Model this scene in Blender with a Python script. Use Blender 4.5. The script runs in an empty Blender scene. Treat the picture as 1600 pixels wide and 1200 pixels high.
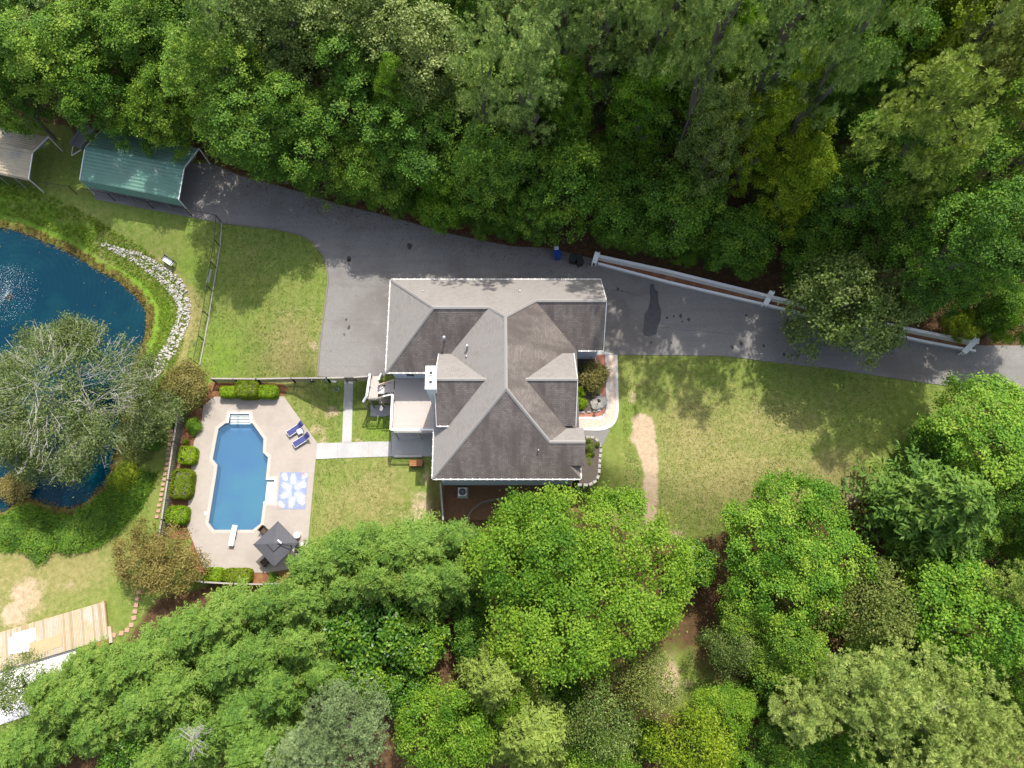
import bpy, bmesh, math, random
import numpy as np
from mathutils import Vector, Matrix
from mathutils.geometry import tessellate_polygon
random.seed(7); rng = np.random.default_rng(7)
S = bpy.context.scene; COL = S.collection
# ------------------------------------------------------------------ camera, sky, sun, exposure
CAMH, TILT, FPX = 65.0, math.radians(16.5), 1130.0
cd = bpy.data.cameras.new('camera'); cam = bpy.data.objects.new('camera', cd); COL.objects.link(cam)
cam.location = (0, 0, CAMH); cam.rotation_euler = (TILT, 0, 0)
cd.sensor_width = 36; cd.lens = FPX / 1600 * 36; cd.clip_start = 0.5; cd.clip_end = 3000
S.camera = cam
SUNV = Vector((0.18, 0.58, 1.0)).normalized()
W = bpy.data.worlds.new("World"); S.world = W; W.use_nodes = True
nt = W.node_tree; bgn = nt.nodes['Background']
sky = nt.nodes.new('ShaderNodeTexSky'); sky.sky_type = 'NISHITA'; sky.sun_disc = False
sky.sun_elevation = math.asin(SUNV.z); sky.sun_rotation = math.atan2(SUNV.x, SUNV.y)
sky.air_density = 0.8; sky.dust_density = 2.5; sky.ozone_density = 0.6
hz = nt.nodes.new('ShaderNodeHueSaturation'); hz.inputs['Saturation'].default_value = 0.62; hz.inputs['Value'].default_value = 1.05   # summer haze whitens the sky
nt.links.new(sky.outputs[0], hz.inputs['Color']); nt.links.new(hz.outputs[0], bgn.inputs[0]); bgn.inputs[1].default_value = 0.15
sl = bpy.data.lights.new('sun', 'SUN'); sl.energy = 2.8; sl.angle = math.radians(0.55); sl.color = (1.0, 0.95, 0.86)
so = bpy.data.objects.new('sun', sl); COL.objects.link(so); so.rotation_euler = SUNV.to_track_quat('Z', 'Y').to_euler()
S.view_settings.view_transform = 'Standard'; S.view_settings.look = 'None'
S.view_settings.exposure = 1.07; S.view_settings.gamma = 1.0; S.view_settings.use_curve_mapping = False
S.render.engine = 'CYCLES'
try:
    S.cycles.max_bounces = 5; S.cycles.diffuse_bounces = 3; S.cycles.transparent_max_bounces = 8
    S.cycles.transmission_bounces = 3; S.cycles.glossy_bounces = 2; S.cycles.use_denoising = True
except Exception: pass
LOW = -2.6
# ------------------------------------------------------------------ plan survey: photo pixel (1600x1200) -> metres on a level z
_ct, _st = math.cos(TILT), math.sin(TILT)
def at(px, py, z=0.0):
    a = (px - 800) / FPX; b = (600 - py) / FPX
    t = (z - CAMH) / (b * _st - _ct)
    return Vector((a * t, (b * _ct + _st) * t, z))
def pxm(p):                              # pixels per metre at a point
    return FPX / (p.y * _st - (p.z - CAMH) * _ct)
def pts(l, z): return [at(x, y, z).xy for x, y in l]
def seg_dist(X, Y, poly, closed=True):
    d = np.full(X.shape, 1e9); n = len(poly)
    for i in range(n if closed else n - 1):
        ax, ay = poly[i]; bx, by = poly[(i + 1) % n]
        ex, ey = bx - ax, by - ay; L = ex * ex + ey * ey + 1e-12
        t = np.clip(((X - ax) * ex + (Y - ay) * ey) / L, 0, 1)
        d = np.minimum(d, np.hypot(X - ax - t * ex, Y - ay - t * ey))
    return d
def inside(X, Y, poly):
    r = np.zeros(X.shape, bool); n = len(poly)
    for i in range(n):
        ax, ay = poly[i]; bx, by = poly[(i + 1) % n]
        c = ((ay > Y) != (by > Y)) & (X < (bx - ax) * (Y - ay) / ((by - ay) if by != ay else 1e-9) + ax)
        r ^= c
    return r
def sdist(X, Y, poly):                    # positive inside
    d = seg_dist(X, Y, poly); return np.where(inside(X, Y, poly), d, -d)
def sstep(a, b, x):
    t = np.clip((x - a) / (b - a), 0, 1); return t * t * (3 - 2 * t)
UP = pts([(-900,200),(-100,272),(0,283),(150,310),(300,333),(350,347),(470,365),(492,378),(507,398),(514,440),(501,592),(594,588),(600,592),(690,590),(905,640),(905,700),(960,720),(1100,735),(1340,690),(1500,640),(2600,640),(2600,-400),(-900,-400)], 0)
LO = pts([(230,640),(330,606),(440,606),(520,650),(570,626),(612,626),(680,660),(690,755),(900,762),(960,815),(1030,870),(1400,880),(2200,900),(2600,1900),(-900,1900),(-900,330),(-50,340),(80,372),(160,420),(230,470),(300,500),(300,560)], LOW)
POND = pts([(-420,330),(-150,330),(0,352),(32,357),(75,375),(120,395),(150,415),(190,437),(205,450),(221,464),(231.6,481),(232.5,505),(228,527),(219,550),(208,576),(200,620),(190,680),(176,735),(163,760),(140,782),(112,798),(79,794),(50,784),(28,783),(10,800),(-100,830),(-420,800)], LOW)
def terr(X, Y, pond=True):
    X = np.asarray(X, float); Y = np.asarray(Y, float)
    du = np.where(inside(X, Y, UP), 0, seg_dist(X, Y, UP)); dl = np.where(inside(X, Y, LO), 0, seg_dist(X, Y, LO))
    z = LOW * sstep(0, 1, du / (du + dl + 1e-6))
    if pond:
        d = sdist(X, Y, POND); z = z - np.clip(d * 0.6 + 0.12, 0, 1.3)
    return z
def tz(x, y): return float(terr(np.array([x]), np.array([y]), False)[0])
def atg(px, py, dz=0.0):
    z = -1.0
    for _ in range(14):
        p = at(px, py, z + dz); z = 0.5 * z + 0.5 * tz(p.x, p.y)
    p = at(px, py, z + dz); p.z = z; return p
# ------------------------------------------------------------------ materials
def newmat(name):
    m = bpy.data.materials.new(name); m.use_nodes = True
    return m, m.node_tree, m.node_tree.nodes['Principled BSDF']
def c4(c): return (c[0], c[1], c[2], 1)
def noise(nt, vec, scale, detail=4, rough=0.6):
    n = nt.nodes.new('ShaderNodeTexNoise'); n.inputs['Scale'].default_value = scale
    n.inputs['Detail'].default_value = detail; n.inputs['Roughness'].default_value = rough
    nt.links.new(vec, n.inputs['Vector']); return n.outputs['Fac']
def ramp(nt, fac, stops):
    r = nt.nodes.new('ShaderNodeValToRGB'); e = r.color_ramp.elements
    while len(e) < len(stops): e.new(0.5)
    for k, (p, c) in enumerate(stops): e[k].position = p; e[k].color = c4(c)
    nt.links.new(fac, r.inputs[0]); return r.outputs[0]
def mixc(nt, fac, a, b, blend='MIX'):
    m = nt.nodes.new('ShaderNodeMix'); m.data_type = 'RGBA'; m.blend_type = blend
    if isinstance(fac, float): m.inputs[0].default_value = fac
    else: nt.links.new(fac, m.inputs[0])
    for i, s in ((6, a), (7, b)):
        if isinstance(s, tuple): m.inputs[i].default_value = c4(s)
        else: nt.links.new(s, m.inputs[i])
    return m.outputs[2]
def mth(nt, op, a, b=None, c=None, clamp=False):
    m = nt.nodes.new('ShaderNodeMath'); m.operation = op; m.use_clamp = clamp
    for i, s in enumerate((a, b, c)):
        if s is None: continue
        if isinstance(s, (int, float)): m.inputs[i].default_value = s
        else: nt.links.new(s, m.inputs[i])
    return m.outputs[0]
def mrange(nt, v, a, b):
    m = nt.nodes.new('ShaderNodeMapRange'); m.interpolation_type = 'SMOOTHSTEP'
    m.inputs[1].default_value = a; m.inputs[2].default_value = b; nt.links.new(v, m.inputs[0]); return m.outputs[0]
def bump(nt, b, h, s, d=0.02):
    n = nt.nodes.new('ShaderNodeBump'); n.inputs['Strength'].default_value = s; n.inputs['Distance'].default_value = d
    nt.links.new(h, n.inputs['Height']); nt.links.new(n.outputs[0], b.inputs['Normal'])
def mat(name, a, b=None, scale=4, rough=0.8, bs=0.0, bscale=60, spec=0.25, metal=0.0, coarse=None, cs=0.25, camt=(0.45, 0.7), pos=False):
    m, nt, p = newmat(name)
    tc = nt.nodes.new('ShaderNodeTexCoord'); v = tc.outputs['Object']
    if pos:
        g = nt.nodes.new('ShaderNodeNewGeometry'); v = g.outputs['Position']
    p.inputs['Roughness'].default_value = rough; p.inputs['Specular IOR Level'].default_value = spec; p.inputs['Metallic'].default_value = metal
    b = b or tuple(x * 0.86 for x in a)
    f = noise(nt, v, scale, 6, 0.65)
    c = ramp(nt, f, [(0.3, a), (0.7, b)])
    if coarse: c = mixc(nt, mrange(nt, noise(nt, v, cs, 5, 0.6), *camt), c, coarse)
    nt.links.new(c, p.inputs['Base Color'])
    if bs: bump(nt, p, noise(nt, v, bscale, 3), bs)
    return m
def leafmat(name, c1, c2, c3, trans=0.3, rough=0.6, spec=0.22, var=0.12):
    m, nt, p = newmat(name)
    a = nt.nodes.new('ShaderNodeAttribute'); a.attribute_name = 'tint'
    oi = nt.nodes.new('ShaderNodeObjectInfo')
    f = mth(nt, 'ADD', a.outputs['Fac'], mth(nt, 'MULTIPLY', mth(nt, 'SUBTRACT', oi.outputs['Random'], 0.5), var * 2), clamp=True)
    c = ramp(nt, f, [(0.08, c1), (0.5, c2), (0.95, c3)])
    p.inputs['Roughness'].default_value = rough; p.inputs['Specular IOR Level'].default_value = spec
    nt.links.new(c, p.inputs['Base Color'])
    t = nt.nodes.new('ShaderNodeBsdfTranslucent')
    hs = nt.nodes.new('ShaderNodeHueSaturation'); hs.inputs['Saturation'].default_value = 1.15; hs.inputs['Value'].default_value = 1.25
    nt.links.new(c, hs.inputs['Color']); nt.links.new(hs.outputs[0], t.inputs[0])
    mx = nt.nodes.new('ShaderNodeMixShader'); mx.inputs[0].default_value = trans
    nt.links.new(p.outputs[0], mx.inputs[1]); nt.links.new(t.outputs[0], mx.inputs[2])
    nt.links.new(mx.outputs[0], nt.nodes['Material Output'].inputs[0])
    return m
MT = {}
MT['asphalt'] = mat('asphalt', (0.222,0.212,0.198), (0.168,0.161,0.155), 6, 0.92, 0.5, 90, 0.15, coarse=(0.145,0.132,0.124), cs=0.13, camt=(0.43, 0.70))
def wear(m):
    nt = m.node_tree; p = nt.nodes['Principled BSDF']; src = p.inputs['Base Color'].links[0].from_socket
    g = nt.nodes.new('ShaderNodeNewGeometry'); mp = nt.nodes.new('ShaderNodeMapping'); mp.inputs['Scale'].default_value = (0.07, 1.3, 1); mp.inputs['Rotation'].default_value = (0, 0, 0.16)
    nt.links.new(g.outputs['Position'], mp.inputs[0])
    c = mixc(nt, mth(nt, 'MULTIPLY', mrange(nt, noise(nt, mp.outputs[0], 1.0, 4, .6), .48, .70), .30), src, (0.125, 0.118, 0.112))
    c = mixc(nt, mth(nt, 'MULTIPLY', mrange(nt, noise(nt, g.outputs['Position'], .8, 6, .7), .55, .72), .45), c, (0.25, 0.235, 0.22))
    c = mixc(nt, mth(nt, 'MULTIPLY', mrange(nt, noise(nt, g.outputs['Position'], 2.6, 3, .6), .66, .74), .6), c, (0.10, 0.092, 0.085))
    nt.links.new(c, p.inputs['Base Color'])
wear(MT['asphalt'])
MT['asphalt_wet'] = mat('asphalt_wet', (0.052,0.052,0.056), (0.080,0.079,0.083), 2.5, 0.6, 0.2, 120, 0.3)
MT['oil'] = mat('oil_spot', (0.03,0.03,0.03), (0.07,0.068,0.065), 5, 0.6)
MT['concrete'] = mat('concrete', (0.42,0.41,0.40), (0.36,0.35,0.345), 6, 0.9, 0.15, 90, 0.2, coarse=(0.33,0.325,0.32), cs=0.5)
MT['pool_deck'] = mat('pool_deck', (0.352,0.310,0.272), (0.316,0.278,0.243), 3, 0.9, 0.2, 90, 0.2, coarse=(0.295,0.258,0.225), cs=0.45, camt=(0.46, 0.72))
MT['joint'] = mat('joint', (0.40,0.31,0.265), None, 8, 0.9)
MT['white_conc'] = mat('white_concrete', (0.80,0.77,0.76), (0.74,0.70,0.70), 4, 0.9)
MT['white'] = mat('white_paint', (0.78,0.78,0.77), (0.70,0.70,0.70), 6, 0.5, spec=0.3)
MT['pale'] = mat('pale_paint', (0.60,0.585,0.56), (0.52,0.505,0.48), 9, 0.6)
MT['siding'] = mat('siding', (0.50,0.54,0.58), (0.46,0.50,0.54), 3, 0.7)
MT['chim'] = mat('chimney_siding', (0.60,0.62,0.65), (0.55,0.57,0.60), 3, 0.7)
MT['glass'] = mat('window_glass', (0.03,0.04,0.05), (0.05,0.06,0.07), 2, 0.08, spec=0.8)
MT['dark'] = mat('dark_metal', (0.02,0.02,0.022), (0.03,0.03,0.032), 9, 0.5)
MT['galv'] = mat('galvanised', (0.45,0.47,0.50), (0.35,0.37,0.40), 12, 0.45, metal=0.6)
MT['deckwood'] = mat('deck_boards', (0.47,0.42,0.385), (0.41,0.365,0.335), 7, 0.75, 0.15, 80, 0.25)
MT['fencewood'] = mat('weathered_wood', (0.20,0.175,0.155), (0.13,0.115,0.10), 8, 0.9, 0.2, 60)
MT['railwood'] = mat('rail_wood', (0.34,0.31,0.28), (0.26,0.235,0.21), 8, 0.9, 0.2, 60)
MT['orange_wood'] = mat('orange_wood', (0.33,0.15,0.065), (0.25,0.105,0.045), 6, 0.8, 0.2, 60)
MT['tan_wood'] = mat('new_timber', (0.44,0.355,0.235), (0.38,0.30,0.19), 3, 0.8, 0.2, 60, coarse=(0.45,0.40,0.34), cs=0.5, pos=True)
MT['tan_wood_grey'] = mat('grey_timber', (0.40,0.36,0.29), (0.34,0.30,0.24), 3, 0.8, 0.2, 60, pos=True)
MT['tan_wood_dark'] = mat('tan_timber_dark', (0.37,0.28,0.165), (0.31,0.235,0.14), 3, 0.8, 0.2, 60, pos=True)
MT['tan_mat'] = mat('tan_timber', (0.46,0.33,0.19), (0.40,0.28,0.16), 5, 0.8)
MT['mulch'] = mat('mulch', (0.13,0.055,0.028), (0.20,0.09,0.045), 16, 0.95, 0.6, 50, coarse=(0.25,0.13,0.06), cs=1.2)
MT['dark_mulch'] = mat('dark_mulch', (0.06,0.05,0.042), (0.11,0.09,0.075), 14, 0.95, 0.6, 50)
MT['brick'] = mat('brick_paving', (0.36,0.17,0.115), (0.29,0.125,0.085), 14, 0.9, 0.2, 60)
MT['pinkbrick'] = mat('pink_brick', (0.45,0.27,0.21), (0.36,0.21,0.16), 10, 0.9, 0.2, 60)
MT['stone'] = mat('white_stone', (0.36,0.34,0.31), (0.25,0.235,0.215), 5, 0.9, 0.4, 12)
MT['rock'] = mat('riprap', (0.47,0.44,0.41), (0.33,0.31,0.285), 1.7, 0.95, 0.4, 12, coarse=(0.46,0.43,0.40), cs=0.7, camt=(0.4, 0.6))
MT['pave'] = mat('path_border', (0.56,0.53,0.50), (0.50,0.47,0.445), 6, 0.9)
MT['flag_a'] = mat('flagstone_tan', (0.53,0.43,0.33), (0.46,0.36,0.27), 6, 0.9)
MT['flag_b'] = mat('flagstone_grey', (0.46,0.41,0.365), (0.38,0.34,0.30), 6, 0.9)
MT['flag_c'] = mat('flagstone_pink', (0.56,0.42,0.34), (0.50,0.38,0.30), 6, 0.9)
MT['grout'] = mat('grout', (0.62,0.55,0.47), None, 9, 0.95)
MT['navy'] = mat('navy_fabric', (0.045,0.05,0.15), (0.06,0.066,0.19), 8, 0.8)
MT['grey_fabric'] = mat('grey_fabric', (0.075,0.075,0.085), (0.09,0.09,0.10), 5, 0.8)
MT['rug_blue'] = mat('rug_blue', (0.24,0.28,0.40), (0.19,0.22,0.34), 4, 0.95)
MT['rug_white'] = mat('rug_white', (0.50,0.51,0.53), (0.44,0.45,0.48), 4, 0.95)
MT['rug_coral'] = mat('rug_coral', (0.55,0.26,0.19), None, 4, 0.95)
MT['brown'] = mat('brown_wicker', (0.10,0.065,0.045), (0.05,0.035,0.025), 22, 0.7, 0.4, 40)
MT['liner'] = mat('pool_liner', (0.092,0.168,0.318), (0.085,0.158,0.30), 5, 0.6, spec=0.2, coarse=(0.10,0.235,0.30), cs=0.13, camt=(0.42, 0.62))
MT['step_white'] = mat('pool_steps', (0.47,0.56,0.52), (0.52,0.58,0.54), 4, 0.5)
MT['green_tin'] = mat('green_roof_sheet', (0.095,0.20,0.155), (0.115,0.225,0.175), 1.2, 0.5, spec=0.35, coarse=(0.13,0.19,0.16), cs=0.35, camt=(0.5, 0.7))
MT['beige_tin'] = mat('beige_roof_sheet', (0.36,0.30,0.205), (0.31,0.26,0.18), 1.5, 0.5, spec=0.4, coarse=(0.22,0.20,0.17), cs=0.5)
MT['bin_blue'] = mat('blue_plastic', (0.012,0.05,0.26), (0.015,0.06,0.30), 5, 0.4, spec=0.4)
MT['bin_dark'] = mat('dark_plastic', (0.018,0.026,0.022), (0.025,0.033,0.03), 5, 0.45, spec=0.4)
MT['lid_pale'] = mat('pale_lid', (0.55,0.62,0.72), (0.45,0.52,0.66), 8, 0.4)
MT['bark'] = mat('bark', (0.080,0.070,0.058), (0.14,0.125,0.105), 9, 0.95, 0.6, 20)
MT['grey_bark'] = mat('grey_bark', (0.44,0.42,0.37), (0.33,0.31,0.27), 7, 0.9, 0.3, 30)
MT['spray'] = mat('water_spray', (0.75,0.82,0.86), None, 3, 0.3)
MT['soil'] = mat('soil', (0.12,0.065,0.038), (0.18,0.10,0.055), 5, 0.95, 0.5, 30)
# pond and pool water
def water(name, body, fac, rough, bsc, bst, wave=None):
    m, nt, p = newmat(name)
    g = nt.nodes.new('ShaderNodeNewGeometry'); v = g.outputs['Position']
    p.inputs['Roughness'].default_value = rough; p.inputs['IOR'].default_value = 1.33; p.inputs['Specular IOR Level'].default_value = 0.3
    c = mixc(nt, mrange(nt, noise(nt, v, 0.22, 5, 0.65), 0.42, 0.66), body[0], body[1])
    nt.links.new(c, p.inputs['Base Color'])
    h = noise(nt, v, bsc, 4, 0.6)
    if wave:
        wv = nt.nodes.new('ShaderNodeTexWave'); wv.wave_type = 'RINGS'; wv.rings_direction = 'SPHERICAL'
        mp = nt.nodes.new('ShaderNodeMapping'); mp.inputs['Location'].default_value = (-wave[0], -wave[1], 0)
        nt.links.new(v, mp.inputs['Vector']); nt.links.new(mp.outputs[0], wv.inputs['Vector'])
        wv.inputs['Scale'].default_value = 0.62; wv.inputs['Distortion'].default_value = 1.2; wv.inputs['Detail'].default_value = 2
        h = mth(nt, 'ADD', h, mth(nt, 'MULTIPLY', wv.outputs['Fac'], 0.35))
    bump(nt, p, h, bst, 0.05)
    if fac < 1:
        tr = nt.nodes.new('ShaderNodeBsdfTransparent'); tr.inputs[0].default_value = (0.75, 0.93, 0.97, 1)
        mx = nt.nodes.new('ShaderNodeMixShader'); mx.inputs[0].default_value = fac
        nt.links.new(tr.outputs[0], mx.inputs[1]); nt.links.new(p.outputs[0], mx.inputs[2])
        nt.links.new(mx.outputs[0], nt.nodes['Material Output'].inputs[0])
    return m
_f = at(12, 462, LOW)
MT['pond'] = water('pond_water', ((0.0005,0.024,0.044), (0.002,0.034,0.050)), 1.0, 0.09, 2.2, 0.55, (_f.x, _f.y))
MT['pool'] = water('pool_water', ((0.085,0.18,0.325), (0.095,0.215,0.32)), 0.38, 0.03, 2.0, 0.35)
# shingles: one colour family, u along the eave, v up the slope
def shingle(name, a, b, stain):
    m, nt, p = newmat(name)
    uv = nt.nodes.new('ShaderNodeUVMap'); uv.uv_map = 'uv'
    br = nt.nodes.new('ShaderNodeTexBrick'); br.offset = 0.5
    br.inputs['Scale'].default_value = 1.0; br.inputs['Brick Width'].default_value = 0.34; br.inputs['Row Height'].default_value = 0.17
    br.inputs['Mortar Size'].default_value = 0.014; br.inputs['Color1'].default_value = c4(a); br.inputs['Color2'].default_value = c4(b)
    br.inputs['Mortar'].default_value = c4(tuple(x * 0.45 for x in a)); br.inputs['Bias'].default_value = 0.1  # dark joints; along the rows they also paint in the butt edges' shade
    nt.links.new(uv.outputs[0], br.inputs['Vector'])
    mp = nt.nodes.new('ShaderNodeMapping'); mp.inputs['Scale'].default_value = (1.0, 0.28, 1); nt.links.new(uv.outputs[0], mp.inputs[0])
    f = mrange(nt, noise(nt, mp.outputs[0], 0.75, 5, 0.65), 0.38, 0.64)
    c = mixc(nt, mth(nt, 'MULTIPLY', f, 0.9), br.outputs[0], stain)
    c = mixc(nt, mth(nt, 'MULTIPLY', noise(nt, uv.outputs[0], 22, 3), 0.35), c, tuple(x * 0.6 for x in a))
    nt.links.new(c, p.inputs['Base Color']); p.inputs['Roughness'].default_value = 0.95; p.inputs['Specular IOR Level'].default_value = 0.1
    bump(nt, p, br.outputs['Fac'], -0.3, 0.01)
    return m
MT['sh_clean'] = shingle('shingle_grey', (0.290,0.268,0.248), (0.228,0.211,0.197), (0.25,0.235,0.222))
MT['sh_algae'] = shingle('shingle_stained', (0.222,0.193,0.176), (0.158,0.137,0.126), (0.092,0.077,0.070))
MT['ridge'] = mat('ridge_cap', (0.29,0.275,0.26), (0.24,0.225,0.215), 14, 0.95)
# ground
def ground_material():
    m, nt, p = newmat('ground_cover')
    g = nt.nodes.new('ShaderNodeNewGeometry'); v = g.outputs['Position']
    def A(n):
        a = nt.nodes.new('ShaderNodeAttribute'); a.attribute_name = n; return a.outputs['Fac']
    n1 = noise(nt, v, 0.35, 6, 0.65); n2 = noise(nt, v, 2.2, 6, 0.7); n3 = noise(nt, v, 11, 4, 0.7); n4 = noise(nt, v, 0.9, 6, 0.7)
    fine = mth(nt, 'ADD', mth(nt, 'MULTIPLY', n2, 0.55), mth(nt, 'MULTIPLY', n3, 0.45))
    lawn = ramp(nt, fine, [(0.34, (0.060,0.105,0.014)), (0.5, (0.128,0.180,0.034)), (0.66, (0.210,0.235,0.066))])
    lawn = mixc(nt, mth(nt, 'MULTIPLY', mrange(nt, n1, 0.42, 0.66), 0.6), lawn, (0.168,0.182,0.048))
    dryc = ramp(nt, fine, [(0.35, (0.145,0.138,0.040)), (0.5, (0.228,0.205,0.078)), (0.65, (0.32,0.275,0.125))])
    lush = ramp(nt, fine, [(0.32, (0.06,0.125,0.010)), (0.5, (0.13,0.225,0.022)), (0.68, (0.20,0.28,0.045))])
    bare = ramp(nt, fine, [(0.32, (0.26,0.19,0.115)), (0.5, (0.40,0.30,0.20)), (0.68, (0.50,0.39,0.28))])
    litter_shade = ramp(nt, fine, [(0.33, (0.035,0.024,0.013)), (0.5, (0.085,0.05,0.026)), (0.68, (0.17,0.10,0.052))])
    weed = ramp(nt, fine, [(0.33, (0.075,0.055,0.018)), (0.5, (0.16,0.115,0.04)), (0.66, (0.25,0.19,0.08))])
    # mowing stripes
    sep = nt.nodes.new('ShaderNodeSeparateXYZ'); nt.links.new(v, sep.inputs[0])
    st = mth(nt, 'SINE', mth(nt, 'ADD', mth(nt, 'MULTIPLY', mth(nt, 'ADD', sep.outputs[0], mth(nt, 'MULTIPLY', sep.outputs[1], 0.05)), 5.2), mth(nt, 'MULTIPLY', n1, 5)))
    lawn = mixc(nt, mth(nt, 'MULTIPLY', mrange(nt, st, -0.5, 0.9), 0.16), lawn, (0.21,0.24,0.07))
    jit = mth(nt, 'ADD', mth(nt, 'MULTIPLY', mth(nt, 'SUBTRACT', n4, 0.5), 1.0), mth(nt, 'MULTIPLY', mth(nt, 'SUBTRACT', fine, 0.5), 1.1))
    c = lawn
    for nm, cc, w in (('lush', lush, 0.35), ('dry', dryc, 0.45), ('weed', weed, 0.3), ('bare', bare, 0.3), ('litter_shade', litter_shade, 0.3)):
        c = mixc(nt, mrange(nt, mth(nt, 'ADD', A(nm), mth(nt, 'MULTIPLY', jit, 1.0)), 0.5 - w, 0.5 + w), c, cc)
    nt.links.new(c, p.inputs['Base Color']); p.inputs['Roughness'].default_value = 0.95; p.inputs['Specular IOR Level'].default_value = 0.1
    bump(nt, p, fine, 0.6, 0.06)
    return m
MT['ground'] = ground_material()
# ------------------------------------------------------------------ object helpers
def tag(o, label=None, cat=None, group=None, kind=None):
    if label: o['label'] = label
    if cat: o['category'] = cat
    if group: o['group'] = group
    if kind: o['kind'] = kind
    return o
def thing(name, label, cat, loc=(0, 0, 0), rz=0, group=None):
    o = bpy.data.objects.new(name, None); COL.objects.link(o); o.location = loc; o.rotation_euler = (0, 0, rz); o.empty_display_size = 0.3
    return tag(o, label, cat, group)
def link(name, me, parent=None, m=None):
    o = bpy.data.objects.new(name, me); COL.objects.link(o)
    if parent is not None: o.parent = parent
    if m is not None and not me.materials: me.materials.append(m)
    return o
def dup(root, loc, rz, label=None, group=None):
    r = root.copy(); COL.objects.link(r); r.location = loc; r.rotation_euler = (0, 0, rz)
    if label: r['label'] = label
    if group: r['group'] = group
    for ch in list(root.children):
        c = ch.copy(); COL.objects.link(c); c.parent = r
        for g in list(ch.children):
            d = g.copy(); COL.objects.link(d); d.parent = c
    return r
class MB:
    def __init__(s): s.v = []; s.f = []
    def add(s, vs, fs):
        b = len(s.v); s.v += [tuple(v) for v in vs]; s.f += [tuple(i + b for i in f) for f in fs]; return s
    def box(s, c, d, rz=0.0, bev=0.0, M=None):
        x, y, z = d[0] / 2, d[1] / 2, d[2] / 2; R = Matrix.Rotation(rz, 3, 'Z')
        if bev:
            e = min(bev, x * .9, y * .9, z * .9); vs = []
            for zz, k in ((-z, e), (-z + e, 0), (z - e, 0), (z, e)):
                vs += [(-x + k, -y + k, zz), (x - k, -y + k, zz), (x - k, y - k, zz), (-x + k, y - k, zz)]
            fs = [(3, 2, 1, 0), (12, 13, 14, 15)]
            for l in range(3):
                for i in range(4): fs.append((l * 4 + i, l * 4 + (i + 1) % 4, l * 4 + 4 + (i + 1) % 4, l * 4 + 4 + i))
        else:
            vs = [(-x,-y,-z),(x,-y,-z),(x,y,-z),(-x,y,-z),(-x,-y,z),(x,-y,z),(x,y,z),(-x,y,z)]
            fs = [(3,2,1,0),(4,5,6,7),(0,1,5,4),(1,2,6,5),(2,3,7,6),(3,0,4,7)]
        vs = [R @ Vector(v) for v in vs]
        if M is not None: vs = [M @ v for v in vs]
        return s.add([v + Vector(c) for v in vs], fs)
    def bar(s, a, b, w, h=None, n=None):            # box beam or n-gon rod between two points
        a, b = Vector(a), Vector(b); d = b - a; q = d.to_track_quat('Z', 'Y')
        if abs(d.normalized().z) < 0.98:
            zx = d.normalized(); sd = Vector((0, 0, 1)).cross(zx).normalized(); up = zx.cross(sd)
        else: sd, up = Vector((1, 0, 0)), Vector((0, 1, 0))
        h = h or w
        if n:
            w2 = w if not isinstance(w, tuple) else w[0]; w3 = w if not isinstance(w, tuple) else w[1]
            vs = [a + (sd * math.cos(2*math.pi*i/n) + up * math.sin(2*math.pi*i/n)) * w2 for i in range(n)] + [b + (sd * math.cos(2*math.pi*i/n) + up * math.sin(2*math.pi*i/n)) * w3 for i in range(n)]
            fs = [(i, (i+1) % n, n + (i+1) % n, n + i) for i in range(n)] + [tuple(range(n-1, -1, -1)), tuple(range(n, 2*n))]
        else:
            o = [(-1,-1),(1,-1),(1,1),(-1,1)]
            vs = [a + sd*(x*w/2) + up*(y*h/2) for x, y in o] + [b + sd*(x*w/2) + up*(y*h/2) for x, y in o]
            fs = [(3,2,1,0),(4,5,6,7),(0,1,5,4),(1,2,6,5),(2,3,7,6),(3,0,4,7)]
        return s.add(vs, fs)
    def cyl(s, c, r, h, n=16, r2=None):
        c = Vector(c); r2 = r if r2 is None else r2
        vs = [c + Vector((r*math.cos(2*math.pi*i/n), r*math.sin(2*math.pi*i/n), 0)) for i in range(n)] + [c + Vector((r2*math.cos(2*math.pi*i/n), r2*math.sin(2*math.pi*i/n), h)) for i in range(n)]
        return s.add(vs, [(i, (i+1) % n, n + (i+1) % n, n + i) for i in range(n)] + [tuple(range(n-1, -1, -1)), tuple(range(n, 2*n))])
    def prism(s, poly, z0, z1, holes=()):
        loops = [list(poly)] + [list(h) for h in holes]; flat = [p for l in loops for p in l]
        tri = tessellate_polygon([[Vector((p[0], p[1], 0)) for p in l] for l in loops]); n = len(flat)
        f0 = z0 if callable(z0) else (lambda p: z0); f1 = z1 if callable(z1) else (lambda p: z1)
        vs = [(p[0], p[1], f1(p)) for p in flat] + [(p[0], p[1], f0(p)) for p in flat]; fs = []
        for t in tri:
            a, b, c = (Vector(flat[i][:2]) for i in t)
            if (b - a).cross(c - a) < 0: t = (t[0], t[2], t[1])
            fs.append(tuple(t))
        k = 0
        for l in loops:
            m = len(l)
            for i in range(m): fs.append((k + i, k + (i + 1) % m, n + k + (i + 1) % m, n + k + i))
            k += m
        return s.add(vs, fs)
    def build(s, name, m, parent=None, smooth=False):
        me = bpy.data.meshes.new(name); me.from_pydata(s.v, [], s.f); me.validate(); me.update()
        bm = bmesh.new(); bm.from_mesh(me); bmesh.ops.recalc_face_normals(bm, faces=bm.faces); bm.to_mesh(me); bm.free()
        if smooth: me.polygons.foreach_set('use_smooth', [True] * len(me.polygons))
        return link(name, me, parent, MT[m] if isinstance(m, str) else m)
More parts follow.
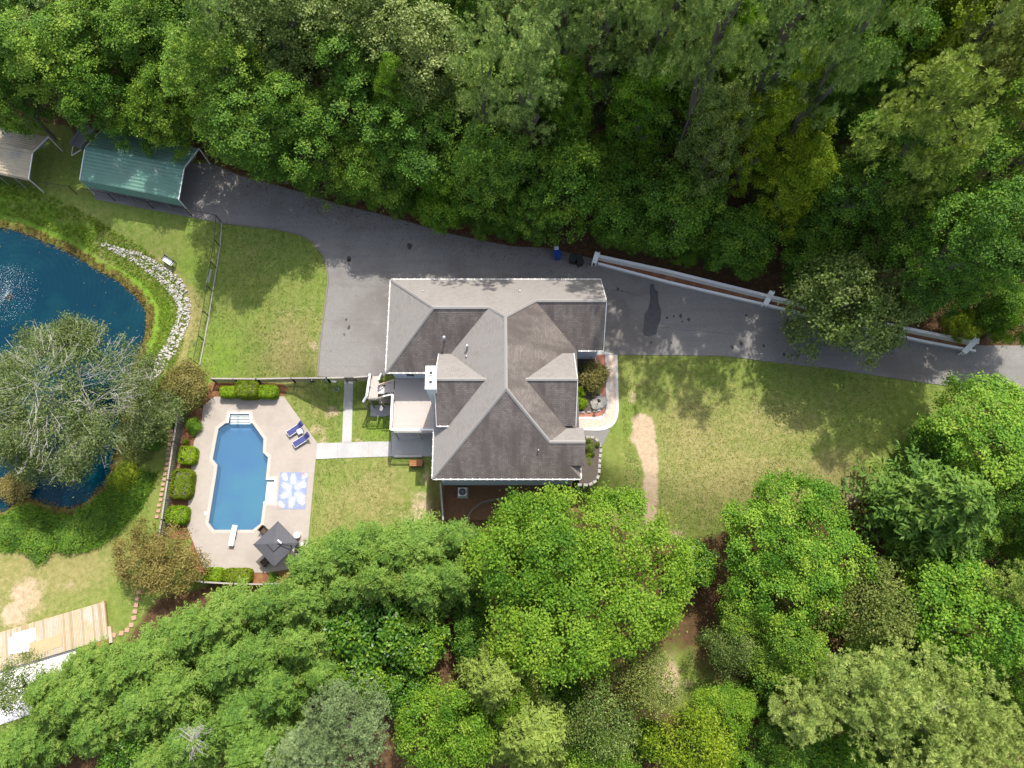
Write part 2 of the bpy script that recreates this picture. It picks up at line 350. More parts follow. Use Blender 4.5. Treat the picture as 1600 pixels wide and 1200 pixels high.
def np_mesh(name, V, F, tint=None):               # V (n,3), F (m,k)
    me = bpy.data.meshes.new(name); V = np.asarray(V, np.float32); F = np.asarray(F, np.int32); k = F.shape[1]
    me.vertices.add(len(V)); me.vertices.foreach_set('co', V.ravel())
    me.loops.add(F.size); me.loops.foreach_set('vertex_index', F.ravel())
    me.polygons.add(len(F)); me.polygons.foreach_set('loop_start', np.arange(0, F.size, k, dtype=np.int32)); 
    try: me.polygons.foreach_set('loop_total', np.full(len(F), k, np.int32))
    except Exception: pass
    if tint is not None:
        a = me.attributes.new('tint', 'FLOAT', 'POINT'); a.data.foreach_set('value', np.asarray(tint, np.float32))
    me.update(); me.validate(); return me
def unit(a): return a / (np.linalg.norm(a, axis=-1, keepdims=True) + 1e-9)
def leaf_quads(P, N, L, Wd, tint, D=None, r=rng):
    n = len(P); N = unit(N)
    if D is None: D = r.normal(size=(n, 3))
    U = unit(D - N * (D * N).sum(1, keepdims=True)); Vv = np.cross(N, U)
    L = (L * r.uniform(0.7, 1.3, n))[:, None]; Wv = (Wd * r.uniform(0.75, 1.25, n))[:, None]
    v = np.stack([P - U * L * .5, P + Vv * Wv * .5 + N * L * .08, P + U * L * .5 - N * L * .1, P - Vv * Wv * .5 + N * L * .08], 1).reshape(-1, 3)
    f = np.arange(4 * n).reshape(n, 4)
    return v, f, np.repeat(tint, 4)
def join_np(parts):
    V, F, T = [], [], []; b = 0
    for v, f, t in parts: V.append(v); F.append(f + b); T.append(t); b += len(v)
    return np.concatenate(V), np.concatenate(F), np.concatenate(T)
# ------------------------------------------------------------------ SETTING: ground
def axis(lo, hi, st, far, n=16):
    core = np.arange(lo, hi + st, st); k = np.linspace(0, 1, n + 1)[1:]
    return np.concatenate([(lo - far * k**3)[::-1], core, hi + far * k**3])
GX = axis(-66, 66, 0.3, 900); GY = axis(-24, 68, 0.3, 900)
XX, YY = np.meshgrid(GX, GY)
DRIVE = pts([(132,262),(330,255),(375,275),(410,283),(480,303),(530,320),(600,336),(705,366),(800,385),(860,388),(925,404),(1045,437),(1192,474),(1300,503),(1440,533),(1540,540),(1640,540),(2000,560),(2000,660),(1600,614),(1525,609),(1400,592),(1300,576),(1200,565),(1130,556),(967,554.5),(945,553),(930,556),(880,560),(604,586),(594,589),(552,590),(497,588.5),(500,540),(509,470),(513,440),(511,418),(505,400),(490,380),(470,367),(430,358),(350,349),(200,321),(148,311)], 0)
PDECK = pts([(318,634),(335,620),(443.5,619.5),(496,692),(493.5,717.5),(491,742),(481,852),(478,885),(416.5,895),(344,894),(318,887),(300,842),(290,817),(296,775),(298,740),(303,690),(314,666)], LOW)
POOLP = pts([(359.5,646.5),(390,646.5),(392.3,661),(394.6,661.5),(412,686),(411,707),(419,715),(415.6,749),(429.6,749),(428,785.5),(412,784.5),(407.7,818),(394.6,828),(335,828),(326,817),(338,743),(340,727),(332.5,717.6),(341.5,670),(352.6,661.5),(356.5,661)], LOW)
def build_ground():
    Z = terr(XX, YY); far = np.clip((np.hypot(XX, YY) - 90) / 300, 0, 1)
    Z = Z * (1 - far) + LOW * 0.4 * far
    dp = sdist(XX, YY, PDECK); Z = np.where(dp > 0.35, Z - 2.0, Z)
    Z = Z - 0.03
    m = {}
    n0 = np.zeros(XX.shape)
    def blob(lst, z):
        r = n0.copy()
        for x, y, rx, ry, s in lst:
            c = at(x, y, z); k = pxm(c); r = np.maximum(r, s * np.exp(-(((XX - c.x) / (rx / k))**2 + ((YY - c.y) / (ry / k))**2)))
        return r
    m['dry'] = np.clip(np.maximum.reduce([
        blob([(455,545,52,75,0.85),(395,400,40,40,.3),(580,770,75,70,0.72),(520,800,40,60,.6),(640,650,40,40,.25),(480,640,40,36,.5),(1150,750,170,70,.85),(1080,690,80,90,.8),(1180,670,120,60,.65),(1290,740,80,40,.8),(1000,600,60,50,.4),(1290,735,90,25,.6),(80,890,110,60,.85),(20,900,120,90,.85),(215,650,28,60,.65),(170,370,60,20,.35),(250,395,40,20,.4),(290,480,25,60,.45),(960,790,50,40,.5),(1330,760,50,40,.7),(120,340,60,14,.5),(30,325,40,14,.4),(1100,640,90,60,.3),(560,640,20,30,.3)], -1.2)]), 0, 1)
    bs = sdist(XX, YY, pts([(989,656),(996,650),(1006,650),(1015,657),(1020,675),(1022.5,700),(1025,740),(1027,790),(1030,830),(1018,830),(1012,790),(1009,746),(1002.5,720),(995,700),(987.5,687),(990,670)], -0.4))
    m['bare'] = np.clip(np.maximum.reduce([sstep(-0.5, 0.2, bs), blob([(658,800,22,42,.8),(665,740,8,18,.7),(632,815,16,22,.55),(678,826,18,10,.7),(30,930,34,34,.75),(12,960,30,26,.8),(95,915,16,10,.5),(490,668,14,10,.65),(515,640,16,10,.6),(502,690,10,24,.55),(555,685,9,6,.6),(984,628,7,10,.7),(1332,775,26,22,.7),(1050,1062,22,40,.8),(1025,1055,22,24,.6),(1050,835,40,8,.6),(497,548,7,10,.8),(1095,935,22,16,.5),(1075,1075,18,18,.5),(1270,945,24,10,.9)], -1.6)]), 0, 1)
    NF = pts([(-900,165),(0,172),(40,182),(110,196),(125,230),(330,250),(375,273),(480,302),(530,319),(600,335),(705,366),(800,386),(925,403),(1192,473),(1440,530),(1540,545),(1640,540),(2600,560),(2600,-900),(-900,-900)], 0)
    SF = pts([(690,745),(905,752),(930,775),(905,790),(1010,842),(1110,835),(1180,810),(1320,790),(1370,765),(1420,700),(1480,650),(1620,620),(2600,640),(2600,2200),(-900,2200),(-60,1200),(180,1010),(240,930),(345,905),(410,905),(520,900),(690,850)], -1.8)
    m['litter_shade'] = np.clip(np.maximum(sstep(-0.8, 0.5, sdist(XX, YY, NF)), sstep(-0.5, 0.8, sdist(XX, YY, SF)) * 0.95), 0, 1)
    m['litter_shade'] = np.maximum(m['litter_shade'], sstep(-.15, .15, sdist(XX, YY, pts([(668,735),(690,735),(692,815),(668,813)], LOW))) * 0.55)  # cast shadow beside the board fence, painted in with the litter colour
    m['litter_shade'] = m['litter_shade'] * (1 - 0.9 * blob([(1055,1060,50,60,1),(1085,1080,50,40,1)], LOW))
    d = -sdist(XX, YY, POND)
    lush = sstep(4.6, 1.6, d) * sstep(-1, 0.2, d) * sstep(-2, 4, YY - at(0, 640, LOW).y) * 0.95
    m['lush'] = np.clip(np.maximum.reduce([lush, blob([(330,560,60,90,.5),(300,420,40,60,.5),(540,640,14,50,.6),(590,660,40,40,.55),(655,745,30,30,.45),(985,660,25,50,.45),(175,900,30,60,.5),(470,590,30,10,.5),(330,430,12,60,.4),(250,340,90,20,.3)], -1.2)]), 0, 1)
    RL = pts([(160,381),(200,398),(250,426),(284,462),(289,482),(285,503),(266,545),(230,594),(196,627),(176,650)], -1.6); m['dry'] = np.maximum(m['dry'], .75 * sstep(2.0, .9, seg_dist(XX, YY, RL, False)))
    m['weed'] = np.clip(np.maximum(sstep(1.0, 0.2, d) * sstep(-1.6, -0.2, d) * 0.55, blob([(90,815,75,26,.95),(15,775,40,30,.9),(170,800,30,30,.6),(100,840,90,40,.6),(200,740,34,60,.55),(40,300,1,1,0)], LOW)), 0, 1)
    gx = at(60, 225, 0); m['weed'] = np.maximum(m['weed'], blob([(70,190,70,30,.5)], 0))
    ny, nx = XX.shape; V = np.stack([XX, YY, Z], -1).reshape(-1, 3)
    i = np.arange((ny - 1) * (nx - 1)); r, c = i // (nx - 1), i % (nx - 1); a = r * nx + c
    me = np_mesh('ground', V, np.stack([a, a + 1, a + nx + 1, a + nx], 1))
    for k, arr in m.items():
        at_ = me.attributes.new(k, 'FLOAT', 'POINT'); at_.data.foreach_set('value', arr.ravel().astype(np.float32))
    me.polygons.foreach_set('use_smooth', [True] * len(me.polygons))
    tag(link('ground', me, None, MT['ground']), kind='structure')
build_ground()
def struct(name, mb, m): return tag(mb.build(name, m), kind='structure')
def sheet(name, poly, z, m, th=0.12, holes=()):
    return struct(name, MB().prism(poly, z - th, z, holes), m)
sheet('driveway', DRIVE, 0.035, 'asphalt', 0.15)
sheet('pond_water', [(p[0] + (p[0] - (-30)) * 0.06, p[1] + (p[1] - 31) * 0.06) for p in POND], LOW - 0.24, 'pond', 0.02)
sheet('wet_patch', pts([(1016,444),(1021,443),(1024,453),(1028,456),(1028.5,472),(1033,485),(1032,500),(1026.5,515),(1026,522),(1016,526),(1006,524.5),(1004,518),(1006,505),(1007,491),(1013,482),(1016,468),(1015,455)], 0), 0.0405, 'asphalt_wet', 0.004)
for x, y, r in [(965,452,3),(972,455,2),(1042,497,2.4),(1053,494,2),(1063,494,3.5),(1076,500,3.2),(1066,503,1.5),(1166,493,3),(1017,535,2),(1049,536,2),(1144,543,3),(1158,537,3),(1172,545,2),(1193,540,2.5),(1225,554,3),(545,404,4),(546,407,3),(541,500,2.5),(545,512,3.5),(538,523,2),(1029,482,2.5),(640,384,5)]:
    p = at(x, y, 0); k = r / pxm(p); n = 9
    sheet('oil_stain', [(p.x + k * random.uniform(.5, 1.1) * math.cos(2*math.pi*i/n), p.y + k * random.uniform(.6, 1.5) * math.sin(2*math.pi*i/n)) for i in range(n)], 0.0408, 'oil', 0.004)
for line in ([(940,452),(975,456),(1012,468),(1030,472)], [(1030,512),(1075,517),(1120,520),(1190,528)], [(636,384),(636,410),(635,436)], [(604,580),(585,588),(560,592.5)]):
    mb = MB(); P = [at(x, y, 0) for x, y in line]; Q = [P[0]]
    for a, b in zip(P, P[1:]):
        n = max(2, int((b - a).length / .7)); Q += [a.lerp(b, (i + 1) / n) + Vector((random.gauss(0, .07), random.gauss(0, .07), 0)) for i in range(n)]
    for a, b in zip(Q, Q[1:]): mb.bar((a.x, a.y, .036), (b.x, b.y, .036), random.uniform(.012, .03), .006)
    struct('driveway_crack', mb, 'oil')
# concrete walks
def walk(name, px, m='concrete', lift=0.03, z=LOW):
    P = pts(px, z); return sheet(name, P, z + lift, m)
walk('path', [(494,692.5),(534,691.5),(549.5,691.2),(576,690),(611,690),(611,713.3),(576,714.2),(527.5,716),(494,717.5)])
# walk from the gate slopes down to the pool walk
def ramp_sheet(name, a, b, m, n=14, lift=0.03):
    mb = MB(); L = []
    for i in range(n + 1):
        t = i / n; row = []
        for (p, q) in (a, b):
            px, py = p[0] + (q[0]-p[0]) * t, p[1] + (q[1]-p[1]) * t; g = atg(px, py); row.append(g)
        L.append(row)
    vs = []; fs = []
    for l, r in L: vs += [(l.x, l.y, l.z + lift), (r.x, r.y, r.z + lift), (l.x, l.y, l.z - .15), (r.x, r.y, r.z - .15)]
    for i in range(n):
        k = 4 * i; fs += [(k, k+1, k+5, k+4), (k, k+4, k+6, k+2), (k+1, k+3, k+7, k+5)]
    mb.add(vs, fs); return struct(name, mb, m)
ramp_sheet('path', ((538.5,593),(534.5,690.8)), ((552,593),(549.3,690.6)), 'concrete')
walk('patio', [(611.6,675),(690,675),(690,713.3),(611.6,713.3)], lift=0.05)
walk('patio', [(579,633),(610.5,633),(610.5,648),(601,651),(579,650.5)], lift=0.04)
for x in (527.5, 576): # slab joints
    a, b = at(x, 691.5, LOW), at(x, 715, LOW); struct('path_joint', MB().bar((a.x, a.y, LOW+.03), (b.x, b.y, LOW+.03), 0.03, 0.012), 'joint')
p0, p1 = at(534.5, 691.3, LOW), at(549.5, 691.1, LOW); struct('path_joint', MB().bar((p0.x, p0.y, LOW+.03), (p1.x, p1.y, LOW+.03), 0.03, 0.012), 'joint')
# driveway concrete kerb along the west lawn
kb = pts([(497,588.5),(500,540),(509,470),(513,440),(511,418),(505,400),(490,380),(470,367),(430,358),(350,349)], 0)
mb = MB()
for a, b in zip(kb, kb[1:]): mb.bar((a.x, a.y, 0.04), (b.x, b.y, 0.04), 0.12, 0.12)
struct('kerb', mb, 'fencewood')
# south-east dark path and apron
sheet('path', pts([(912,672),(953.5,670.5),(941.5,697),(937,692),(929,684),(913,683)], 0), 0.015, MT['asphalt'], 0.1)
# ------------------------------------------------------------------ swimming pool
def pool():
    t = thing('swimming_pool', 'blue in-ground swimming pool with white entry steps and ledge', 'swimming pool', (0, 0, 0))
    MB().prism(PDECK, LOW - 0.1, LOW + 0.04, [POOLP]).build('pool_deck', 'pool_deck', t)
    # basin: walls + floor
    n = len(POOLP); vs = [(p.x, p.y, LOW + 0.03) for p in POOLP] + [(p.x, p.y, LOW - 0.95) for p in POOLP]
    mb = MB().add(vs, [(i, (i+1) % n, n + (i+1) % n, n + i) for i in range(n)])
    tri = tessellate_polygon([[Vector((p.x, p.y, 0)) for p in POOLP]]); mb.add([(p.x, p.y, LOW - 0.95) for p in POOLP], [tuple(x) for x in tri])
    mb.build('basin', 'liner', t)
    WPOLY = pts([(356.8,661.4),(392.5,661.4),(394.6,661.8),(411.7,686.2),(410.7,707),(418.7,715),(415.4,749),(411.8,784.5),(407.5,817.8),(394.4,827.7),(335.2,827.7),(326.3,816.8),(338.3,743),(340.3,727),(332.8,717.4),(341.8,670.2),(352.8,661.8)], LOW); MB().prism(WPOLY, LOW - 0.125, LOW - 0.12).build('water_surface', 'pool', t)
    # coping band
    c = Vector((sum(p.x for p in POOLP) / n, sum(p.y for p in POOLP) / n))
    mb = MB(); out = []
    for i in range(n):
        a, b, d = POOLP[i-1], POOLP[i], POOLP[(i+1) % n]
        e1 = (b - a).normalized(); e2 = (d - b).normalized(); n1 = Vector((e1.y, -e1.x)); n2 = Vector((e2.y, -e2.x))
        q = (n1 + n2); q = q / max(q.length_squared / 2, .6)
        out.append(b - q * 0.30 if False else b + q * 0.30 * (1 if AREA < 0 else 1))
    mb.prism(out, LOW + .041, LOW + .058, [POOLP]); mb.build('coping', mat('coping', (0.45,0.38,0.335), (0.41,0.345,0.30), 6, 0.9), t)
    for a, b in zip(POOLP, POOLP[1:] + POOLP[:1]):
        MB().bar((a.x, a.y, LOW - .05), (b.x, b.y, LOW - .05), .03, .12).build('tile_line', MT['rug_blue'], t)
    # entry steps
    A = [at(*q, LOW) for q in ((359.5,646.5),(390,646.5),(392.3,661.3),(356.5,661.3))]
    st = MB()
    for k in range(4):
        f0, f1 = k / 4, (k + 1) / 4
        P = [A[0].lerp(A[3], f0), A[1].lerp(A[2], f0), A[1].lerp(A[2], f1), A[0].lerp(A[3], f1)]
        P = [p.lerp(sum(P, Vector()) / 4, .02) for p in P]
        z = LOW - 0.06 - 0.10 * (k + 1)
        MB().prism([p.xy for p in P], LOW - 0.9, z).build('step', 'step_white', t)
        a, b = P[0], P[1]; MB().bar((a.x, a.y - .04, z + .006), (b.x, b.y - .04, z + .006), 0.05, 0.015).build('step_edge', MT['pave'], t)
    B = pts([(416.2,749.8),(429,749.8),(427.5,784.8),(412.6,784)], LOW)
    MB().prism(B, LOW - 0.9, LOW - 0.22).build('tanning_ledge', 'step_white', t)
    for a, b in (((416,748.6),(430.4,748.6)), ((430.2,749),(428.6,786)), ((428.4,786),(412,785.2)), ((359,645.6),(390.6,645.6)), ((390.8,646),(393,661)), ((358.6,646),(356,661))):
        p, q = at(*a, LOW), at(*b, LOW); MB().bar((p.x, p.y, LOW + .05), (q.x, q.y, LOW + .05), 0.14, 0.05).build('white_trim', 'white', t)
    h = at(374.5, 648, LOW); mb = MB()      # hand rail on the steps
    for dx in (0,):
        mb.bar((h.x, h.y + .5, LOW), (h.x, h.y + .5, LOW + .85), .025, n=6).bar((h.x, h.y + .5, LOW + .85), (h.x, h.y - 1.0, LOW + .35), .025, n=6).bar((h.x, h.y - 1.0, LOW + .35), (h.x, h.y - 1.0, LOW - .7), .025, n=6)
    mb.build('handrail', 'galv', t)
    # construction joints in the deck
    for a, b in (((412.5,684.5),(466.5,655.5)), ((414,687),(413,706)), ((420,716),(491,716))):
        p, q = at(*a, LOW), at(*b, LOW); MB().bar((p.x, p.y, LOW + .042), (q.x, q.y, LOW + .042), 0.07, 0.008).build('deck_joint', 'joint', t)
    p = at(322, 802, LOW); MB().box((p.x, p.y, LOW + .05), (.26, .26, .02)).build('skimmer_lid', 'white', t)
AREA = sum(POOLP[i].x * POOLP[(i+1) % len(POOLP)].y - POOLP[(i+1) % len(POOLP)].x * POOLP[i].y for i in range(len(POOLP)))
if AREA < 0: POOLP.reverse()
pool()
def diving_board():
    a, b = at(367.2, 820.5, LOW + .5), at(360.2, 853, LOW + .5); d = (a - b).normalized(); ang = math.atan2(d.y, d.x); L = (a - b).length
    t = thing('diving_board', 'white diving board over the lower end of the pool', 'diving board', (b.x, b.y, LOW + .04), ang)
    MB().box((L / 2, 0, .47), (L, .46, .06), bev=.02).build('board', 'white', t)
    MB().box((L * .16, 0, .22), (.5, .42, .44), bev=.04).build('stand', 'white', t)
    MB().box((L * .48, 0, .22), (.22, .40, .44), bev=.04).build('fulcrum', 'galv', t)
diving_board()
def lounger(loc, rz, label):
    t = thing('sun_lounger', label, 'sun lounger', loc, rz, 'navy sun loungers on the pool deck')
    MB().box((.62, 0, .36), (1.22, .56, .05), bev=.02).build('seat', 'navy', t)
    c = MB(); M = Matrix.Rotation(-math.radians(42), 3, 'Y'); c.box((1.50, 0, .60), (.74, .56, .05), bev=.02, M=M); c.build('backrest', 'navy', t)
    p = MB(); p.box((1.62, 0, .76), (.28, .42, .08), bev=.03, M=M); p.build('pillow', 'navy', t)
    f = MB()
    for s in (-.3, .3): f.bar((0, s, .34), (1.3, s, .34), .05, .05); f.bar((1.22, s, .36), (1.78, s, .86), .05, .04)
    f.bar((0, -.3, .34), (0, .3, .34), .05); f.build('frame', 'pale', t)
    for x in (.15, 1.2):
        for s in (-.3, .3): MB().bar((x, s, 0), (x, s, .34), .05).build('leg', 'pale', t)
    return t
def place_lounger(foot, head, label):
    a, b = at(*foot, LOW + .4), at(*head, LOW + .7); d = b - a
    lounger((a.x, a.y, LOW + .045), math.atan2(d.y, d.x), label)
place_lounger((449.5,678.5), (466,665.5), 'navy sun lounger nearer the pool fence, beside a small white side table')
place_lounger((458.8,695.5), (476.5,682.5), 'navy sun lounger nearer the palm rug, lower of the pair')
def side_table():
    p = at(468.5, 674, LOW + .45); t = thing('side_table', 'small pale square side table between two navy loungers', 'side table', (p.x, p.y, LOW + .045), .5)
    MB().box((0, 0, .44), (.5, .5, .04), bev=.01).build('table_top', MT['lid_pale'], t)
    for x in (-.2, .2):
        for y in (-.2, .2): MB().bar((x, y, 0), (x, y, .42), .04).build('leg', 'pale', t)
side_table()
def rug():
    C = [at(*q, LOW) for q in ((438.4,738),(482,738),(477,795.7),(433,795.7))]
    o = C[3]; ux = (C[2] - C[3]); uy = (C[0] - C[3]); wx, wy = ux.length, uy.length
    t = thing('outdoor_rug', 'blue and white palm leaf patterned rug on the pool deck', 'rug', (o.x, o.y, LOW + .046), math.atan2(ux.y, ux.x))
    MB().box((wx/2, wy/2, .008), (wx, wy, .016)).build('mat', 'rug_blue', t)
    r = random.Random(3); mb = MB(); cm = MB()
    def leaflet(b, root, d, L, w, z):
        s = Vector((-d.y, d.x)); n = 5; up = []; dn = []
        for i in range(n):
            q = i / (n - 1); ww = w * math.sin(math.pi * min(1, .12 + q * .86)) ; c = root + d * (L * q)
            up.append(c + s * ww); dn.append(c - s * ww)
        P = [(min(max(p.x, .02), wx - .02), min(max(p.y, .02), wy - .02), z) for p in up + dn[::-1]]
        b.add(P, [tuple(range(len(P)))])
    z = .0172
    for (x, y, ang, L) in [(.46,.53,150,1.15),(.56,.55,35,1.25),(.48,.46,205,1.2),(.56,.42,-20,1.25),(.52,.34,-95,1.15),(.50,.66,95,1.1),(.1,.98,-60,.9),(.95,.98,-120,.7),(.98,.14,150,.9),(.03,.2,-40,.8),(.98,.62,170,.7)]:
        root = Vector((x * wx, y * wy)); a = math.radians(ang); dv = Vector((math.cos(a), math.sin(a)))
        for i in range(13):
            q = i / 12; base = root + dv * (L * q * .72)
            for s in (-1, 1):
                aa = a + s * math.radians(62 - 40 * q); ll = L * (.52 - .22 * abs(q - .35)) * r.uniform(.9, 1.1)
                leaflet(mb, base, Vector((math.cos(aa), math.sin(aa))), ll * .92, .019, z); z += .00001
        leaflet(mb, root, dv, L, .022, z); z += .00001
    for (x, y) in ((.07,.04),(.86,.95)):
        cm = MB()
        for i in range(7):
            a = i * .9; leaflet(cm, Vector((x * wx, y * wy)), Vector((math.cos(a), math.sin(a))), .2, .05, .019 + i * .0001)
        cm.build('flower_print', 'rug_coral', t)
    tag(mb.build('leaf_print', 'rug_white', t), kind='stuff')
rug()
def umbrella():
    Z = LOW + 2.45; C = [at(*q, Z) for q in ((395.5,851),(434,814.4),(466.5,848),(428,886))]
    ctr = sum(C, Vector()) / 4; t = thing('patio_umbrella', 'square charcoal cantilever umbrella over a pool deck table', 'umbrella', (ctr.x, ctr.y, LOW + .04))
    C = [c - ctr for c in C]; zb = Z - LOW - .04; za = zb + .52
    def panel(i):
        a, b = C[i], C[(i + 1) % 4]; n = 6; vs = []; mb = MB()
        for u in range(n + 1):
            for v in range(n + 1):
                q = a.lerp(b, v / n) * (u / n); vs.append((q.x, q.y, za - (za - zb) * (u / n)**1.12 - .05 * (u/n) * math.sin(math.pi * v / n)))
        fs = [(u*(n+1)+v, u*(n+1)+v+1, (u+1)*(n+1)+v+1, (u+1)*(n+1)+v) for u in range(n) for v in range(n)]
        k = len(vs); ed = [(n*(n+1)+v) for v in range(n+1)]
        vs += [(vs[e][0]*1.004, vs[e][1]*1.004, vs[e][2] - .14) for e in ed]
        fs += [(ed[v], ed[v+1], k+v+1, k+v) for v in range(n)]
        return mb.add(vs, fs).build('canopy_panel', 'grey_fabric', t)
    for i in range(4): panel(i)
    v = MB(); s = .34; P = [c * s for c in C]
    vs = [(p.x, p.y, za - .10) for p in P] + [(0, 0, za + .09)]; v.add(vs, [(0, 1, 4), (1, 2, 4), (2, 3, 4), (3, 0, 4)]); v.build('vent_flap', 'grey_fabric', t)
    w = MB()
    e = [(P[1] + P[2]) / 2, P[2] * .92]; w.bar((e[0].x*.85, e[0].y*.85, za - .02), (e[1].x, e[1].y, za - .06), .12, .02); w.build('vent_strap', 'white', t)
    d = MB()
    for i, j in ((3, 0), (2, 3)): d.bar((P[i].x, P[i].y, za - .115), (P[j].x, P[j].y, za - .115), .07, .04)
    d.build('vent_frame', 'dark', t)
    px, py = C[2].x * .72, C[2].y * .72 - .25
    MB().bar((px, py, 0), (px, py, 3.0), .05, n=8).bar((px, py, 3.0), (0, 0, za - .06), .04, n=6).build('pole', 'dark', t)
    MB().box((px, py, .05), (.9, .9, .10), bev=.03).build('base', 'dark', t)
    for c in C: MB().bar((0, 0, za - .06), (c.x, c.y, zb), .03).build('rib', 'dark', t)
umbrella()
def wicker_chair(p, rz, label):
    t = thing('patio_chair', label, 'chair', (p.x, p.y, LOW + .045), rz, 'patio chairs around the umbrella table')
    MB().box((0, 0, .40), (.6, .6, .10), bev=.03).build('seat', 'brown', t)
    MB().box((-.29, 0, .66), (.07, .6, .5), bev=.02).build('backrest', 'brown', t)
    for s in (-.28, .28):
        MB().box((0, s, .60), (.56, .07, .06), bev=.02).build('armrest', 'dark', t)
        for x in (-.26, .26): MB().bar((x, s, 0), (x, s, .58), .05).build('leg', 'dark', t)
    return t
p = at(412.5, 828.5, LOW + .4); wicker_chair(p, math.radians(-40), 'brown wicker chair at the pool corner by the umbrella')
p = at(414.5, 878.5, LOW + .4); wicker_chair(p, math.radians(45), 'dark patio chair in the shade below the umbrella')
def table_drum():
    p = at(465, 836.5, LOW + .3); t = thing('planter_drum', 'round white lidded drum beside the umbrella', 'drum', (p.x, p.y, LOW + .045))
    MB().cyl((0, 0, 0), .27, .52, 18, .29).build('drum_body', 'white', t); MB().cyl((0, 0, .522), .31, .06, 18, .28).build('lid', 'white', t)
    p = at(472.5, 850.5, LOW + .1); t = thing('bucket', 'small white bucket on deck edge by the feathery trees', 'bucket', (p.x, p.y, LOW + .045))
    MB().cyl((0, 0, 0), .14, .3, 14, .17).build('bucket_body', 'white', t); MB().cyl((0, 0, .302), .18, .02, 14).build('rim', 'pale', t)
    p = at(428, 852, LOW + .7); t = thing('patio_table', 'dark square dining table under the umbrella', 'table', (p.x, p.y, LOW + .045), .78)
    MB().box((0, 0, .72), (1.1, 1.1, .05), bev=.02).build('table_top', 'brown', t)
    for x in (-.45, .45):
        for y in (-.45, .45): MB().bar((x, y, 0), (x, y, .69), .06).build('leg', 'dark', t)
table_drum()
# ------------------------------------------------------------------ mulch beds round the pool deck
def bed(name, px, z, m, dz=.02): return sheet(name, pts(px, z), z + dz, m, .1)
bed('mulch_bed', [(327,598),(440,599),(452,606),(443,619.3),(335,619.8),(318,633.5),(313,640)], LOW, 'mulch')
bed('mulch_bed', [(300,640),(317,634.5),(313.5,666),(302.5,690),(297.5,740),(295.5,775),(289.5,817),(299,842),(262,842),(262,800),(275,725),(288,660)], LOW, 'mulch')
bed('mulch_bed', [(300,843),(317.6,887.6),(344,894.6),(416,895.6),(470,888),(470,912),(330,911),(292,880)], LOW, 'mulch')
bed('mulch_bed', [(694,757),(905,755),(915,766),(905,800),(780,812),(694,812)], LOW, 'soil')
# ------------------------------------------------------------------ planting bed and front walk by the entrance
BZ = 0.02
front = struct('front_walk', MB().prism(pts([(946.5,554.6),(964,554.6),(966,639),(964.6,650),(961,661),(955,668),(946,671.5),(935,672.8),(901,672),(901,652.6),(938,652),(944.5,648.5),(948,641)], 0), -.06, BZ), 'grout')
def band(name, px, w, m, z, par=None):
    P = [at(x, y, 0) for x, y in px]; mb = MB()
    for i, (a, b) in enumerate(zip(P, P[1:])): mb.bar((a.x, a.y, z), (b.x, b.y, z), w, .06)
    return mb.build(name, m, par)
band('path_border', [(947.8,554.6),(949.3,639),(947,646),(942,651),(934,653.4),(902,653.6)], .26, 'pave', .03, front)
band('path_border', [(962.6,554.6),(964.6,639),(963.2,650),(959.6,659.5),(954,665.8),(945,669.6),(935,671),(902,670.2)], .26, 'pave', .031, front)
cl = [(955.2,558),(955.6,580),(956.4,610),(957,639),(955,649.5),(950.5,656.5),(944,660.5),(934,662.3),(918,662),(903,661.8)]
CP = [at(x, y, 0).xy for x, y in cl]; LN = [0]
for a, b in zip(CP, CP[1:]): LN.append(LN[-1] + (b - a).length)
def along(s):
    for i in range(len(CP) - 1):
        if s <= LN[i+1] or i == len(CP) - 2:
            q = (s - LN[i]) / (LN[i+1] - LN[i]); d = (CP[i+1] - CP[i]).normalized(); return CP[i].lerp(CP[i+1], q), Vector((-d.y, d.x))
r_ = random.Random(11); NS = int(LN[-1] / 0.42); hw = .36
cut = [r_.uniform(-.16, .16) for _ in range(NS + 1)]; sj = [[r_.uniform(-.13, .13) for _ in range(3)] for _ in range(NS + 1)]
for i in range(NS):
    for k in range(2):
        Q = []
        for (ii, e) in ((i, 0), (i + 1, 0), (i + 1, 1), (i, 1)):
            lat = [-hw, cut[ii], hw][k + e]; s = ii * LN[-1] / NS + sj[ii][k + e] * (0 if ii in (0, NS) else 1)
            c, nv = along(max(0, min(LN[-1] - 1e-3, s))); Q.append(c + nv * lat)
        m_ = sum(Q, Vector((0, 0))) / 4; Q = [m_ + (q - m_) * .90 for q in Q]
        MB().prism(Q, .012, .03 + r_.uniform(0, .008)).build('flagstone', r_.choice(['flag_a', 'flag_b', 'flag_c', 'flag_c']), front)
sheet('brick_paving', pts([(928,554.4),(946.5,554.6),(948,641),(944.5,648.5),(938,652),(901,652.4),(901,556)], 0), .012, 'brick', .08)
bedp = pts([(902,556.5),(929,560),(932,570),(937,585),(940,600),(934.5,607),(941,622),(943,632),(939,641),(926,643.8),(914,644.5),(901,645)], 0)
sheet('planting_bed', bedp, .05, 'dark_mulch', .08)
for a, b in zip(bedp, bedp[1:]):
    n = max(1, int((b - a).length / .36))
    for i in range(n):
        q = a.lerp(b, (i + .5) / n); MB().box((q.x, q.y, .06), (.33, random.uniform(.14, .24), .16), rz=math.atan2((b-a).y, (b-a).x) + random.uniform(-.2, .2), bev=.04).build('edging_stone', 'stone', bpy.data.objects['planting_bed'])
sheet('apron', pts([(903,549),(945,549.5),(964,554.4),(928,554.2),(903,556)], 0), .042, 'concrete', .1)
